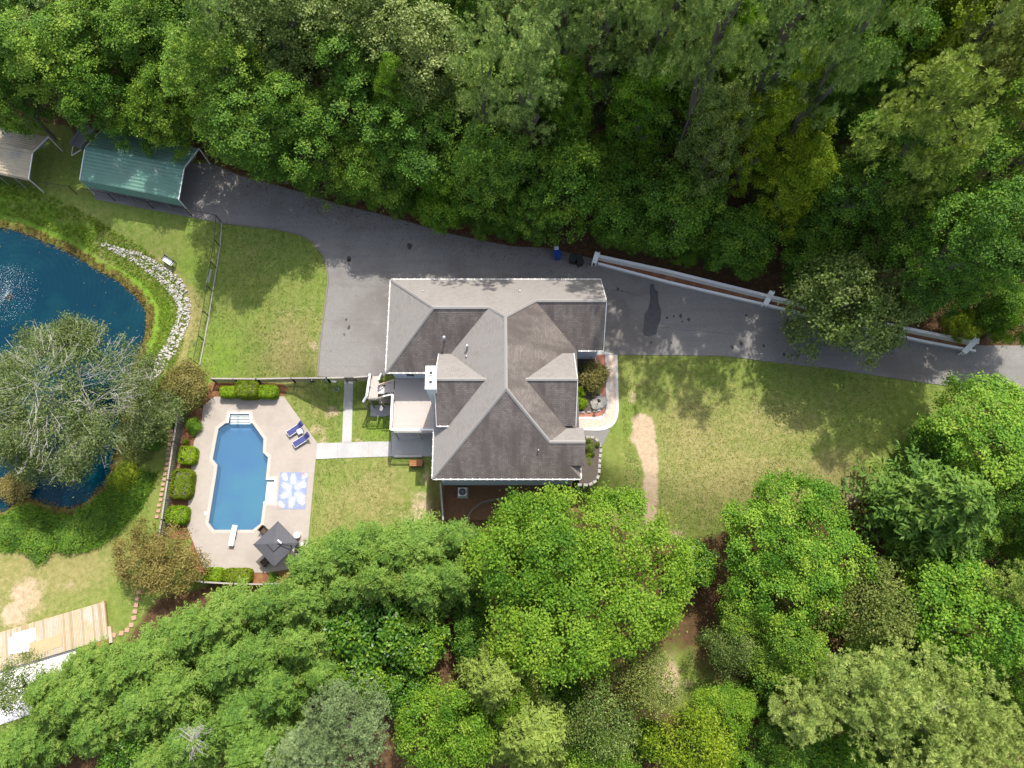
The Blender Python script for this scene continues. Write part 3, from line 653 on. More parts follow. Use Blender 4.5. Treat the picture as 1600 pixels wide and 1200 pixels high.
def boulder(name, p, sx, sy, sz, label, cat='rock'):
    bm = bmesh.new(); bmesh.ops.create_icosphere(bm, subdivisions=3, radius=1); rr = random.Random(hash(label) % 97)
    from mathutils import noise as mn
    for v in bm.verts: v.co *= 1 + .22 * mn.noise(v.co * 1.7 + Vector((rr.random() * 9, 0, 0))); v.co = Vector((v.co.x * sx, v.co.y * sy, v.co.z * sz))
    me = bpy.data.meshes.new(name); bm.to_mesh(me); bm.free(); o = link(name, me, None, MT['stone']); o.location = p; o.rotation_euler.z = rr.random() * 6; return tag(o, label, cat)
p = at(936, 629, .2); boulder('boulder', (p.x, p.y, .16), .62, .85, .3, 'pale flat boulder in the entrance planting bed')
def lamp():
    p = atg(932.6, 634); t = thing('path_lamp', 'black path lamp standing by the boulder', 'lamp', p)
    MB().cyl((0, 0, 0), .09, .08, 10).build('base', 'dark', t); MB().bar((0, 0, .08), (0, 0, 1.55), .028, n=8).build('post', 'dark', t)
    MB().cyl((0, 0, 1.55), .09, .2, 8, .13).build('lantern', 'dark', t); MB().cyl((0, 0, 1.752), .17, .1, 8, .03).build('cap', 'dark', t)
lamp()
# ------------------------------------------------------------------ HOUSE
E0 = 3.6
def house():
    t = thing('house', 'grey shingled house with cross gables, hips and a white chimney', 'house', (0, 0, 0))
    GV = Vector
    def slope(P, mk, name='roof_slope', ev=None):
        P = [Vector(p) for p in P]; n = Vector((0, 0, 0))
        for i in range(len(P)): n += P[i].cross(P[(i+1) % len(P)])
        n.normalize()
        if n.z < 0: P.reverse(); n = -n
        u = Vector((-n.y, n.x, 0)).normalized(); v = n.cross(u)
        if v.z < 0: v = -v; u = -u
        o = min(P, key=lambda p: p.z); q = [((p - o).dot(u), (p - o).dot(v)) for p in P]
        vmax = max(b for a, b in q); ex = .17; N = int(math.ceil(vmax / ex)); vs = []; fs = []; uvs = []
        def clip(poly, val, keep_ge):
            r = []
            for i in range(len(poly)):
                a, b = poly[i], poly[(i+1) % len(poly)]
                ia = (a[1] >= val) if keep_ge else (a[1] <= val); ib = (b[1] >= val) if keep_ge else (b[1] <= val)
                if ia: r.append(a)
                if ia != ib:
                    k = (val - a[1]) / (b[1] - a[1]); r.append((a[0] + (b[0]-a[0]) * k, val))
            return r
        for c in range(N):
            v0, v1 = c * ex, min(vmax, (c + 1) * ex)
            pl = clip(clip(q, v0 - 1e-6, True), v1 + 1e-6, False)
            if len(pl) < 3: continue
            b = len(vs); lo = []
            for (x, y) in pl:
                lift = .022 * (1 - (y - v0) / ex) + .004
                vs.append(o + u * x + v * y + n * lift); uvs.append((x, y))
            fs.append(tuple(range(b, b + len(pl))))
            bot = sorted([k for k, (x, y) in enumerate(pl) if abs(y - v0) < 1e-4], key=lambda k: pl[k][0])
            if len(bot) >= 2:
                k0, k1 = bot[0], bot[-1]; b2 = len(vs)
                for k in (k0, k1): vs.append(o + u * pl[k][0] + v * pl[k][1] + n * .0); uvs.append(pl[k])
                fs.append((b + k0, b + k1, b2 + 1, b2))
        me = bpy.data.meshes.new(name); me.from_pydata([tuple(x) for x in vs], [], fs); me.update()
        ul = me.uv_layers.new(name='uv')
        for lp in me.loops: ul.data[lp.index].uv = uvs[lp.vertex_index]
        return link(name, me, t, MT[mk])
    xW, xM, xE, xG = -11.2, -6.76, 5.84, 8.22; yN, yS, yg, yE = 28.25, 9.77, 19.26, 21.33
    A = (-.55, 22.44, 9.0); B = (-.48, 16.2, 9.0); zw = 7.78; yw = 23.755; ze = 6.82; ye = 24.79
    xh = xM + (zw - E0) / .865; xe = xE - (ze - E0) / .845
    slope([(xW, yN, E0), (xG, yN, E0), (xG, ye, ze), (xe, ye, ze), A, (xh, yw, zw), (-6.7, yw, zw)], 'sh_clean')
    slope([(xW, yg, E0), (xW, yN, E0), (-6.7, yw, zw)], 'sh_clean')
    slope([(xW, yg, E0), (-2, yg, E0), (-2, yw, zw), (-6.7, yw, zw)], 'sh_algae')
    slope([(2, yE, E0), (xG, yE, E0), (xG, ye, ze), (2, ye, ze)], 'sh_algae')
    slope([(xM, yS, E0), B, A, (xM, yN, E0)], 'sh_clean')
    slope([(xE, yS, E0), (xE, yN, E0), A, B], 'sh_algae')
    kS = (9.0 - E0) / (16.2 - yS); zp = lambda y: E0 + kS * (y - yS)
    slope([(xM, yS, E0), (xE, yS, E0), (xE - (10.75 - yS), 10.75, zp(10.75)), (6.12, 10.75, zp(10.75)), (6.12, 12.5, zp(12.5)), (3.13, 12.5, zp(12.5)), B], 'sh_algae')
    # upper cross gables
    ze2, zr2 = 4.8, 7.58; yr, yn2, ys2 = 17.42, 20.62, 14.12
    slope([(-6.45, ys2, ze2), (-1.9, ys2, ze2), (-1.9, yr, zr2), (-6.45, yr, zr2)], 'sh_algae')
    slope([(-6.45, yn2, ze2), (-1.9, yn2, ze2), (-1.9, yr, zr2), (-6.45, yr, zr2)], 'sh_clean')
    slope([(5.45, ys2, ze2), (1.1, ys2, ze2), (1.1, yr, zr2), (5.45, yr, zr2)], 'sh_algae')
    slope([(5.45, yn2, ze2), (1.1, yn2, ze2), (1.1, yr, zr2), (5.45, yr, zr2)], 'sh_clean')
    # south-east porch gable
    zs, ysr, xs = 5.86, 12.50, 6.12; kS = (9.0 - E0) / (16.2 - yS)
    slope([(3.0, ysr, zs + .002), (xs, ysr, zs + .002), (xs, 14.0, 4.5), (3.0, 14.0, 4.5)], 'sh_clean')
    # ridge and hip caps
    def cap(a, b, w=.28):
        a, b = Vector(a), Vector(b); d = (b - a); L = d.length; d.normalize(); sd = Vector((0, 0, 1)).cross(d).normalized(); up = d.cross(sd)
        if up.z < 0: up = -up
        n = max(1, int(L / .25)); mb = MB()
        for i in range(n):
            p, q = a + d * (L * i / n), a + d * (L * (i + 1.08) / n); z0, z1 = .045, .065
            vs = [p + sd*w/2 - up*.055 + up*z0, p + up*(z0+.03), p - sd*w/2 - up*.055 + up*z0, q + sd*w/2 - up*.055 + up*z1, q + up*(z1+.03), q - sd*w/2 - up*.055 + up*z1]
            mb.add(vs, [(0, 1, 4, 3), (1, 2, 5, 4), (0, 2, 1), (3, 4, 5)])
        return mb.build('ridge_cap', 'ridge', t)
    cap((xW, yN, E0), (-6.7, yw, zw)); cap((xW, yg, E0), (-6.7, yw, zw)); cap((-6.7, yw, zw), (xh, yw, zw)); cap((xh, yw, zw), A)
    cap((xe, ye, ze), A); cap((xe, ye, ze), (xG, ye, ze)); cap(B, A); cap((xM, yS, E0), B); cap((3.13, ysr, zs), B)
    cap((-6.45, yr, zr2), (-2.1, yr, zr2)); cap((5.45, yr, zr2), (1.15, yr, zr2)); cap((xs, ysr, zs), (3.13, ysr, zs))
    # walls (butted blocks), floor slab to lower grade on the low side
    def wall(name, x0, y0, x1, y1, z0, z1, m='siding'):
        return MB().box(((x0+x1)/2, (y0+y1)/2, (z0+z1)/2), (x1-x0, y1-y0, z1-z0)).build(name, m, t)
    wall('wall', -10.85, 19.62, 1.0, 27.9, LOW - .2, E0 - .05); wall('wall', 1.002, 21.7, 7.85, 27.9, -.3, E0 - .055)
    wall('wall', -6.36, 10.15, 5.45, 19.618, LOW - .2, E0 - .05)
    # lap siding boards
    sid = MB()
    for k in range(int((E0 - LOW) / .2)):
        z = LOW + .15 + k * .2
        sid.bar((-6.37, 10.14, z), (5.46, 10.14, z), .022, .03); sid.bar((-10.86, 19.61, z), (-6.37, 19.61, z), .022, .03); sid.bar((-6.37, 10.14, z), (-6.37, 19.6, z), .022, .03)
        if z > 0: sid.bar((5.46, 21.69, z), (7.86, 21.69, z), .022, .03); sid.bar((7.86, 21.7, z), (7.86, 27.9, z), .022, .03); sid.bar((5.47, 10.14, z), (5.47, 19.6, z), .022, .03)
    tag(sid.build('siding_board', 'siding', t), kind='stuff')
    def gable(x, y0, y1, yr_, z0, z1, zr_, d=.12, name='gable_wall'):
        return MB().add([(x, y0, z0), (x, y1, z0), (x, y1, z1), (x, yr_, zr_), (x, y0, z1), (x+d, y0, z0), (x+d, y1, z0), (x+d, y1, z1), (x+d, yr_, zr_), (x+d, y0, z1)],
            [(0,1,2,3,4), (9,8,7,6,5), (0,5,6,1), (1,6,7,2), (2,7,8,3), (3,8,9,4), (4,9,5,0)]).build(name, 'siding', t)
    gable(7.95, 21.7, 27.9, ye, E0 - .06, E0, ze - .12); gable(-6.34, 14.45, 20.3, yr, E0 - .3, 4.9, zr2 - .15); gable(5.2, 14.45, 20.3, yr, .02, 4.9, zr2 - .15); gable(5.85, 10.9, 13.7, ysr, .02, 4.5, zs - .2)
    wall('gable_wall', -6.22, 14.45, -2.0, 14.57, E0 - .3, 5.0)
    wall('gable_wall', 2.0, 14.45, 5.2, 14.57, E0 - .3, 5.0)
    # gutters
    def gut(a, b, z):
        a, b = Vector((*a, z)), Vector((*b, z)); MB().bar(a, b, .09, .10).build('gutter', 'pale', t)
        d = (b - a); n = int(d.length / .62); br = MB(); d.normalize(); sd = Vector((-d.y, d.x, 0))
        for i in range(n):
            p = a + d * (.3 + i * .62); br.bar(p + sd*.09 + Vector((0,0,.066)), p - sd*.09 + Vector((0,0,.066)), .05, .02)
        tag(br.build('gutter_hanger', 'white', t), kind='stuff')
    gut((xW, yN + .055), (xG, yN + .055), E0 - .03); gut((xW - .055, yg), (xW - .055, yN), E0 - .03); gut((xW, yg - .055), (xM, yg - .055), E0 - .03)
    gut((xM, yS - .055), (xE, yS - .055), E0 - .03); gut((xM - .055, yS), (xM - .055, ys2), E0 - .03); gut((5.95, yE - .055), (xG, yE - .055), E0 - .03); gut((-6.45, ys2 - .055), (-5.15, ys2 - .055), ze2 - .03)
    gut((xE + .055, yS), (xE + .055, 10.7), E0 - .03)
    for a, b in (((xG, yE, E0), (xG, ye, ze)), ((xG, yN, E0), (xG, ye, ze)), ((5.45, ys2, ze2), (5.45, yr, zr2)), ((5.45, yn2, ze2), (5.45, yr, zr2)), ((-6.45, ys2, ze2), (-6.45, yr, zr2)), ((-6.45, yn2, ze2), (-6.45, yr, zr2))):
        a, b = Vector(a), Vector(b); MB().bar(a - Vector((0, 0, .06)), b - Vector((0, 0, .06)), .05, .16).build('bargeboard', 'white', t)
    # windows and doors on the walls that show
    def win(c, d, ax):
        f = MB(); w, h = d
        sz = (w, .06, h) if ax == 'x' else (.06, w, h)
        o = MB().box(c, sz).build('window_frame', 'white', t); k = -.035 if ax == 'x' else 0
        cc = Vector(c) + (Vector((0, -.034, 0)) if ax == 'x' else Vector((.034 if c[0] > 0 else -.034, 0, 0)))
        s2 = (w - .16, .012, h - .16) if ax == 'x' else (.012, w - .16, h - .16)
        MB().box(cc, s2).build('pane', 'glass', o)
    for x in (-4.6, -1.4, 2.0, 4.0): win((x, 10.12, 1.7), (1.0, 1.5), 'x')
    win((-9.3, 19.59, 2.0), (.9, 1.3), 'x')
    for y in (12.4, 17.6): win((-6.39, y, 1.8), (1.6, 2.0), 'y')
    win((5.34, 17.4, 5.4), (1.0, 1.2), 'y')
    MB().box((7.88, 25.6, 1.15), (.06, 3.6, 2.2)).build('garage_door', 'white', t)
    d = MB().box((5.50, 15.4, 1.05), (.08, 1.0, 2.05)).build('front_door', 'brown', t); MB().bar((5.55, 15.75, 1.0), (5.60, 15.75, 1.0), .04, n=6).build('door_handle', 'galv', d)
    m_ = MB().box((7.2, 19.595, 1.3), (.01, .01, .01))
    lt = MB().box((7.0, 19.57, 1.9), (.14, .1, .28)).build('wall_lantern', 'dark', t)
    # chimney
    ch = MB().box((-6.66, 17.38, 2.6), (.82, 1.9, 11.0)).build('chimney', 'chim', t)
    MB().box((-6.66, 17.38, 8.16), (.94, 2.02, .12), bev=.02).build('chimney_cap', 'white', ch)
    for y in (17.75, 16.95):
        MB().box((-6.66, y, 8.27), (.38, .38, .10)).build('flue', 'galv', ch); MB().box((-6.66, y, 8.33), (.24, .24, .012)).build('flue_opening', 'dark', ch)
    # vent pipes
    def pipe(x, y, z, h, r=.09):
        o = MB().bar((x, y, z - .2), (x, y, z + h), r, n=10).build('vent_pipe', 'galv', t); MB().cyl((x, y, z + h + .002), r * 1.7, .09, 10, r * .6).build('vent_cap', 'galv', o)
    def zs_(y): return E0 + .93 * (y - yg)
    pipe(-5.85, 21.55, zs_(21.55), .75); pipe(-3.85, 20.7, E0 + .865 * (-3.85 - xM), .6)
    pipe(2.2, 11.85, E0 + kS * (11.85 - yS), .25, .05); pipe(-3.9, 19.9, E0 + .865 * (-3.9 - xM), .12, .06); pipe(-7.9, 26.2, E0 + .93 * (yN - 26.2), .1, .06); pipe(.7, 26.3, E0 + .93 * (yN - 26.3), .1, .06)
house()
# ------------------------------------------------------------------ timber deck behind the house
DZ = 0.6
def deck():
    t = thing('timber_deck', 'raised grey timber deck with white rails behind the house', 'deck', (0, 0, 0))
    x0, x1 = at(615.5, 630, DZ).x, -6.42; y0 = at(640, 675, DZ).y; y1 = 19.55
    n = 30; w = (x1 - x0) / n; me = None
    for i in range(n):
        if me is None: b = MB().box((0, 0, 0), (w - .012, y1 - y0, .04)).build('deck_board', 'deckwood', t); me = b.data
        else: b = link('deck_board', me, t)
        b.location = (x0 + (i + .5) * w, (y0 + y1) / 2, DZ)
    MB().box(((x0+x1)/2, y0 - .02, DZ - .14), (x1 - x0, .05, .24)).build('fascia', 'pale', t); MB().box((x0 - .03, (y0+y1)/2 - .5, DZ - .14), (.05, y1 - y0 - 1, .24)).build('fascia', 'pale', t)
    jo = MB()
    for k in range(8): y = y0 + .3 + k * (y1 - y0 - .6) / 7; jo.bar((x0, y, DZ - .12), (x1, y, DZ - .12), .05, .18)
    jo.build('joist', 'railwood', t)
    for x in (x0 + .06, (x0 + x1) / 2, x1 - .1): MB().bar((x, y0 + .06, LOW), (x, y0 + .06, DZ + .98 if x < x0 + .5 else DZ - .1), .14).build('post', 'pale', t)
    MB().bar((x0 + .06, y1 - 2.0, LOW), (x0 + .06, y1 - 2.0, DZ + .98), .12).build('post', 'pale', t)
    yb = y1 - 1.75
    MB().bar((x0, y0, DZ + 1.0), (x0, yb, DZ + 1.0), .20, .05).build('rail_cap', 'white', t); MB().bar((x0 - .0, y0, DZ + 1.002), (x1, y0, DZ + 1.002), .16, .05).build('rail_cap', 'white', t)
    MB().bar((x0, yb, DZ + 1.004), (x0 - .9, yb - .12, DZ + .75), .10, .05).build('rail_cap', 'white', t)
    bl = MB()
    k = int((yb - y0) / .14)
    for i in range(1, k): bl.bar((x0, y0 + i * .14, DZ), (x0, y0 + i * .14, DZ + .98), .035)
    k = int((x1 - x0) / .14)
    for i in range(1, k): bl.bar((x0 + i * .14, y0, DZ), (x0 + i * .14, y0, DZ + .98), .035)
    tag(bl.build('baluster', 'pale', t), kind='stuff')
    MB().bar((x0, y0, LOW + .12), (x1, y0 - 0, LOW + .12), .02, .02).build('tie_rod', 'galv', t)
    return x0, x1, y0, y1
dk = deck()
def stairs():
    t = thing('deck_stairs', 'grey timber landing and stairs joining driveway to raised deck', 'stairs', (0, 0, 0))
    LZ = 0.06; P = pts([(577,588),(594.5,587.5),(590,622),(575,621.5)], LZ)
    n = 7
    for i in range(n):
        a, b = P[0].lerp(P[1], i / n), P[0].lerp(P[1], (i + .93) / n); c, d = P[3].lerp(P[2], (i + .93) / n), P[3].lerp(P[2], i / n)
        MB().prism([a, b, c, d], LZ - .06, LZ).build('landing_board', 'deckwood', t)
    # bridge between flight and deck
    Q = pts([(602,598),(615.3,593.8),(615.3,613),(602,613.5)], DZ); MB().prism(Q, DZ - .08, DZ - .003).build('bridge_board', 'deckwood', t)
    for k in range(4):
        xa, xb = 602.2 - k * 3.1, 602.2 - (k + 1) * 3.1; z = DZ - .14 * (k + 1)
        R = pts([(xa, 603.5),(xa, 614),(xb, 616),(xb, 604.5)], z); MB().prism(R, z - .05, z).build('tread', 'pale', t)
        MB().bar((R[0].x, R[0].y, z + .05), (R[1].x, R[1].y, z + .05), .02, .09).build('riser', 'railwood', t)
    def rail(a, b, za, zb, zp, w=.15, posts=2, m='pale'):
        a, b = at(*a, za), at(*b, zb); MB().bar(a, b, w, .05).build('rail_cap', m, t)
        for i in range(posts):
            q = a.lerp(b, (i + .02) / max(1, posts - 1 + .04)); MB().bar((q.x, q.y, zp), (q.x, q.y, q.z - .03), .1).build('post', 'railwood', t)
        lo = MB().bar(a - Vector((0, 0, .45)), b - Vector((0, 0, .45)), .05, .04); lo.build('lower_rail', 'railwood', t)
    rail((578,584),(573,618), 1.0, 1.0, LOW, .2, 3, 'white'); rail((573,618),(567,628), 1.0, .35, LOW, .2, 2, 'white')
    rail((595.5,583),(591,594), 1.0, 1.0, LOW, .14, 2); rail((590.5,601.5),(616,593), .75, 1.3, LOW, .12, 2, 'tan_wood')
    rail((574,622),(590,622), .95, .95, LOW, .10, 2, 'railwood'); rail((590,622),(612,613.5), .95, 1.45, LOW, .10, 2, 'railwood')
    bl = MB()
    for (a, b, za, zb) in (((574,622),(590,622),.95,.95), ((590,622),(612,613.5),.95,1.45)):
        A, B = at(*a, za), at(*b, zb); k = int((B - A).length / .16)
        for i in range(k + 1): q = A.lerp(B, i / max(1, k)); bl.bar((q.x, q.y, q.z - 1.0), (q.x, q.y, q.z - .03), .05)
    tag(bl.build('baluster', 'railwood', t), kind='stuff')
    # lower flight down to the pad
    for k in range(8):
        z = -.25 - k * .29; xa = 592 + k * 2.2
        R = pts([(xa, 621),(xa + 2.4, 621),(xa + 2.4, 630),(xa, 630)], z); MB().prism(R, z - .05, z).build('tread', 'railwood', t)
stairs()
def low_wall():
    a, b = at(616, 713.4, LOW), at(660, 713.2, LOW); o = thing('patio_kerb', 'pale low kerb along the lower patio edge', 'kerb', (a.x, a.y, LOW), math.atan2(b.y - a.y, b.x - a.x)); L = (b - a).length
    for i in range(6): MB().box(((i + .5) * L / 6, 0, .10), (L / 6 - .015, .22, .24), bev=.02).build('kerb_block', 'pave', o)
low_wall()
def box_bench():
    p = at(650, 723, LOW + .7); t = thing('storage_bench', 'orange brown wooden storage box on the back lawn', 'storage box', (p.x, p.y, LOW), 0)
    MB().box((0, 0, .33), (1.15, .58, .64)).build('box_body', 'fencewood', t)
    for i in range(4): MB().box((0, -.24 + i * .16, .68), (1.22, .15, .05), bev=.01).build('lid_slat', 'orange_wood', t)
box_bench()
def ac_unit():
    p = at(722.5, 768.5, LOW + .8); t = thing('air_conditioner', 'white air conditioning unit with black fan against the house', 'air conditioner', (p.x, p.y, LOW))
    MB().box((0, 0, .42), (.82, .82, .8), bev=.06).build('casing', 'white', t); MB().cyl((0, 0, .822), .33, .012, 20).build('fan_well', 'dark', t)
    for k in range(5): a = k * 1.2566; MB().bar((0, 0, .842), (.3 * math.cos(a), .3 * math.sin(a), .842), .09, .012).build('fan_blade', 'bin_dark', t)
    g = MB()
    for k in range(6): a = k * math.pi / 6; g.bar((-.34*math.cos(a), -.34*math.sin(a), .86), (.34*math.cos(a), .34*math.sin(a), .86), .012)
    g.build('guard', 'galv', t); MB().box((0, 0, .0), (1.0, 1.0, .08)).build('pad', 'concrete', t)
ac_unit()
# ------------------------------------------------------------------ fences
def picket_fence(line, label, h, low=None, cat='fence', m='fencewood', post_every=2.4, w=.13, capm='railwood'):
    P = [Vector(p) for p in line]; t = thing('picket_fence', label, cat, P[0]); o = P[0]; pk = MB()
    for a, b in zip(P, P[1:]):
        d = b - a; L = d.xy.length; n = max(1, round(L / post_every)); ang = math.atan2(d.y, d.x)
        for i in range(n + 1):
            q = a + d * (i / n) - o; MB().bar((q.x, q.y, q.z - .1), (q.x, q.y, q.z + h + .06), .11).build('post', m, t)
        for z in (.28, h - .22): MB().bar(a - o + Vector((0, 0, z)), b - o + Vector((0, 0, z)), .05, .09).build('rail', m, t)
        MB().bar(a - o + Vector((0, 0, h + .02)), b - o + Vector((0, 0, h + .02)), .14, .04).build('top_rail', capm, t)
        k = int(L / (w + .06)); nv = Vector((-d.y, d.x, 0)).normalized() * .045
        for i in range(k):
            q = a + d * ((i + .5) / k) - o + nv; pk.box((q.x, q.y, q.z + h / 2), (w, .022, h - .02), rz=ang)
    tag(pk.build('picket', m, t), kind='stuff'); return t
def ftop(px, py, h): p = atg(px, py, h); return p
HF = 1.35
picket_fence([ftop(329,591.5,HF), ftop(400,592,HF), ftop(455,591,HF), ftop(510,590.5,HF), ftop(538,590,HF)], 'weathered picket fence behind the clipped hedges at the pool top', HF)
picket_fence([ftop(552,589.6,HF), ftop(575,588,HF)], 'short picket fence between the garden gate and the deck stairs', HF)
picket_fence([ftop(278.5,642,HF), ftop(271,690,HF), ftop(262,750,HF), ftop(252.5,812,HF), ftop(246,850,HF)], 'weathered picket fence between pool hedges and pond bank', HF)
picket_fence([ftop(296,906,HF), ftop(318,909.5,HF), ftop(365,912,HF), ftop(412,913,HF), ftop(440,911,HF)], 'weathered picket fence at the pool bottom beside the feathery trees', HF)
picket_fence([ftop(688.3,756,1.7), ftop(692.3,812,1.7)], 'grey board fence running out from the house wall', 1.7, m='railwood')
def gate():
    a, b = ftop(538.6,590,HF), ftop(551.6,589.6,HF); t = thing('garden_gate', 'wooden picket gate at the top of the concrete path', 'gate', a); d = b - a; d.z = 0
    for i in range(7): q = d * ((i + .5) / 7); MB().box((q.x, q.y, HF / 2), (.09, .025, HF - .1)).build('picket', 'fencewood', t)
    for z in (.3, 1.05): MB().bar((0, .03, z), (d.x, d.y + .03, z), .04, .09).build('rail', 'fencewood', t)
gate()
def chain_fence():
    H = 1.45; base = [(346,347.5),(343.5,385),(338,419),(332,455),(326,494),(319,532),(311.5,570.5)]
    west = [(346,347.5),(300,338),(240,326),(180,314),(120,303),(60,294),(0,286),(-30,282)]
    for line, lab in ((base, 'black chain link fence between the lawn and pond bank'), (west, 'black chain link fence along the grass behind the carports')):
        P = [atg(*q) for q in line]; o = P[0]; t = thing('chain_fence', lab, 'fence', o); mesh = MB()
        for p in P: MB().bar(p - o, p - o + Vector((0, 0, H)), .045, n=6).build('post', 'dark', t)
        for a, b in zip(P, P[1:]):
            MB().bar(a - o + Vector((0, 0, H)), b - o + Vector((0, 0, H)), .028, n=6).build('top_rail', 'dark', t)
            d = b - a; L = d.length; k = int(L / .3)
            for i in range(k):
                for s in (0, 1):
                    q0 = a - o + d * (i / k); q1 = a - o + d * ((i + 1) / k)
                    if s: q0, q1 = q1, q0
                    for z in np.arange(0, H - .01, .29): mesh.add([q0 + Vector((0,0,z)), q1 + Vector((0,0,z+.29)), q1 + Vector((0,0,z+.305)), q0 + Vector((0,0,z+.015))], [(0, 1, 2, 3)])
        tag(mesh.build('wire_mesh', 'dark', t), kind='stuff')
    p, q = atg(331.5, 447), atg(336.5, 424); t = thing('notice_board', 'pale blank sign hung on the chain link fence', 'sign', p); d = q - p
    MB().bar(Vector((-.06, 0, .9)), d * .9 + Vector((-.06, 0, .9)), .02, .5).build('sign_panel', 'white', t)
    MB().bar(Vector((-.06, 0, 1.17)), d * .9 + Vector((-.06, 0, 1.17)), .03, .03).build('sign_frame', 'galv', t)
chain_fence()
# gravel strip / timber edging below the chain fence
mb = MB(); P = [atg(*q) for q in [(346,348),(343.5,385),(338,419),(332,455),(326,494),(319,532),(311.5,570.5)]]
for a, b in zip(P, P[1:]): mb.bar(a + Vector((.05, 0, .03)), b + Vector((.05, 0, .03)), .11, .08)
struct('edging_strip', mb, 'railwood')
# ------------------------------------------------------------------ white retaining planter along the driveway
def retaining():
    segs = [((927,403),(1040,431)), ((1040,431),(1205,470)), ((1205,470),(1330,503)), ((1330,503),(1524,545))]
    back_lift = 1.25; dx = 0
    t = thing('planter_wall', 'long two tier white planter wall along the driveway edge', 'wall', (0, 0, 0))
    fl = [at(x, y, .5) for x, y in [(934,411),(1046,440.5),(1192,474.5),(1330,507.5),(1440,532),(1525,548)]]
    bl = [at(x, y, 1.3) for x, y in [(936,399.5),(1040,422),(1155,450.5),(1330,494),(1446,518.5),(1530,535)]]
    f2 = [Vector((p.x, p.y, 0)) for p in fl]; b2 = [Vector((p.x, p.y, 0)) for p in bl]
    for a, b in zip(f2, f2[1:]):
        MB().bar(a + Vector((0, 0, .22)), b + Vector((0, 0, .22)), .08, .44).build('front_board', 'pale', t); MB().bar(a + Vector((0, 0, .47)), b + Vector((0, 0, .47)), .22, .06).build('front_cap', 'white', t)
    for a, b in zip(b2, b2[1:]):
        MB().bar(a + Vector((0, 0, .6)), b + Vector((0, 0, .6)), .10, 1.2).build('back_board', 'pale', t); MB().bar(a + Vector((0, 0, 1.25)), b + Vector((0, 0, 1.25)), .27, .07).build('back_cap', 'white', t)
    bed_ = MB()
    for i in range(len(f2) - 1): bed_.add([f2[i] + Vector((0,0,.36)), f2[i+1] + Vector((0,0,.36)), b2[i+1] + Vector((0,0,.42)), b2[i] + Vector((0,0,.42))], [(0, 1, 2, 3)])
    bed_.build('bed_soil', 'mulch', t)
    for i, (a, b) in enumerate(((at(928.5,411,.62), at(934,394,1.45)), (at(1196,475.5,.62), at(1207,455,1.45)), (at(1506,551,.62), at(1527,529,1.45)))):
        MB().bar(a, b, .5, .08).build('cross_cap', 'white', t)
        for q in (a, b): MB().bar((q.x - .18, q.y, 0), (q.x - .18, q.y, q.z - .05), .12).build('post', 'white', t); MB().bar((q.x + .18, q.y, 0), (q.x + .18, q.y, q.z - .05), .12).build('post', 'white', t)
retaining()
# ------------------------------------------------------------------ bins
def wheelie(px, py, body, lid, label, rz):
    p = at(px, py, .5); t = thing('wheelie_bin', label, 'bin', (p.x, p.y, .036), rz, 'wheelie bins at the driveway edge')
    b = MB(); b.add([(-.24,-.28,.06),(.24,-.28,.06),(.24,.28,.06),(-.24,.28,.06),(-.30,-.37,1.0),(.30,-.37,1.0),(.30,.37,1.0),(-.30,.37,1.0)], [(3,2,1,0),(4,5,6,7),(0,1,5,4),(1,2,6,5),(2,3,7,6),(3,0,4,7)]); b.build('bin_body', body, t)
    MB().box((0, -.02, 1.05), (.64, .80, .08), bev=.03).build('lid', lid, t); MB().bar((-.26, .45, .98), (.26, .45, .98), .02, n=6).build('handle', body, t)
    for s in (-.27, .27): MB().bar((s - .03, .30, .11), (s + .03, .30, .11), .11, n=12).build('wheel', 'dark', t)
wheelie(870.5, 400, 'bin_blue', 'bin_blue', 'blue wheelie bin by the leaf covered bank', .05)
p = at(869.5, 388.5, 1.1); t = thing('cardboard_box', 'small pale box resting on top of blue bin', 'box', (p.x, p.y, 1.13)); MB().box((0, 0, .09), (.42, .34, .18), bev=.02).build('box_body', 'lid_pale', t); MB().box((0, 0, .19), (.44, .05, .012)).build('tape', 'pale', t)
wheelie(895, 406, 'bin_dark', 'bin_dark', 'dark green wheelie bin standing nearer to the blue bin', -.3)
wheelie(905.5, 410, 'bin_dark', 'dark', 'black wheelie bin standing nearer to the white planter', .25)
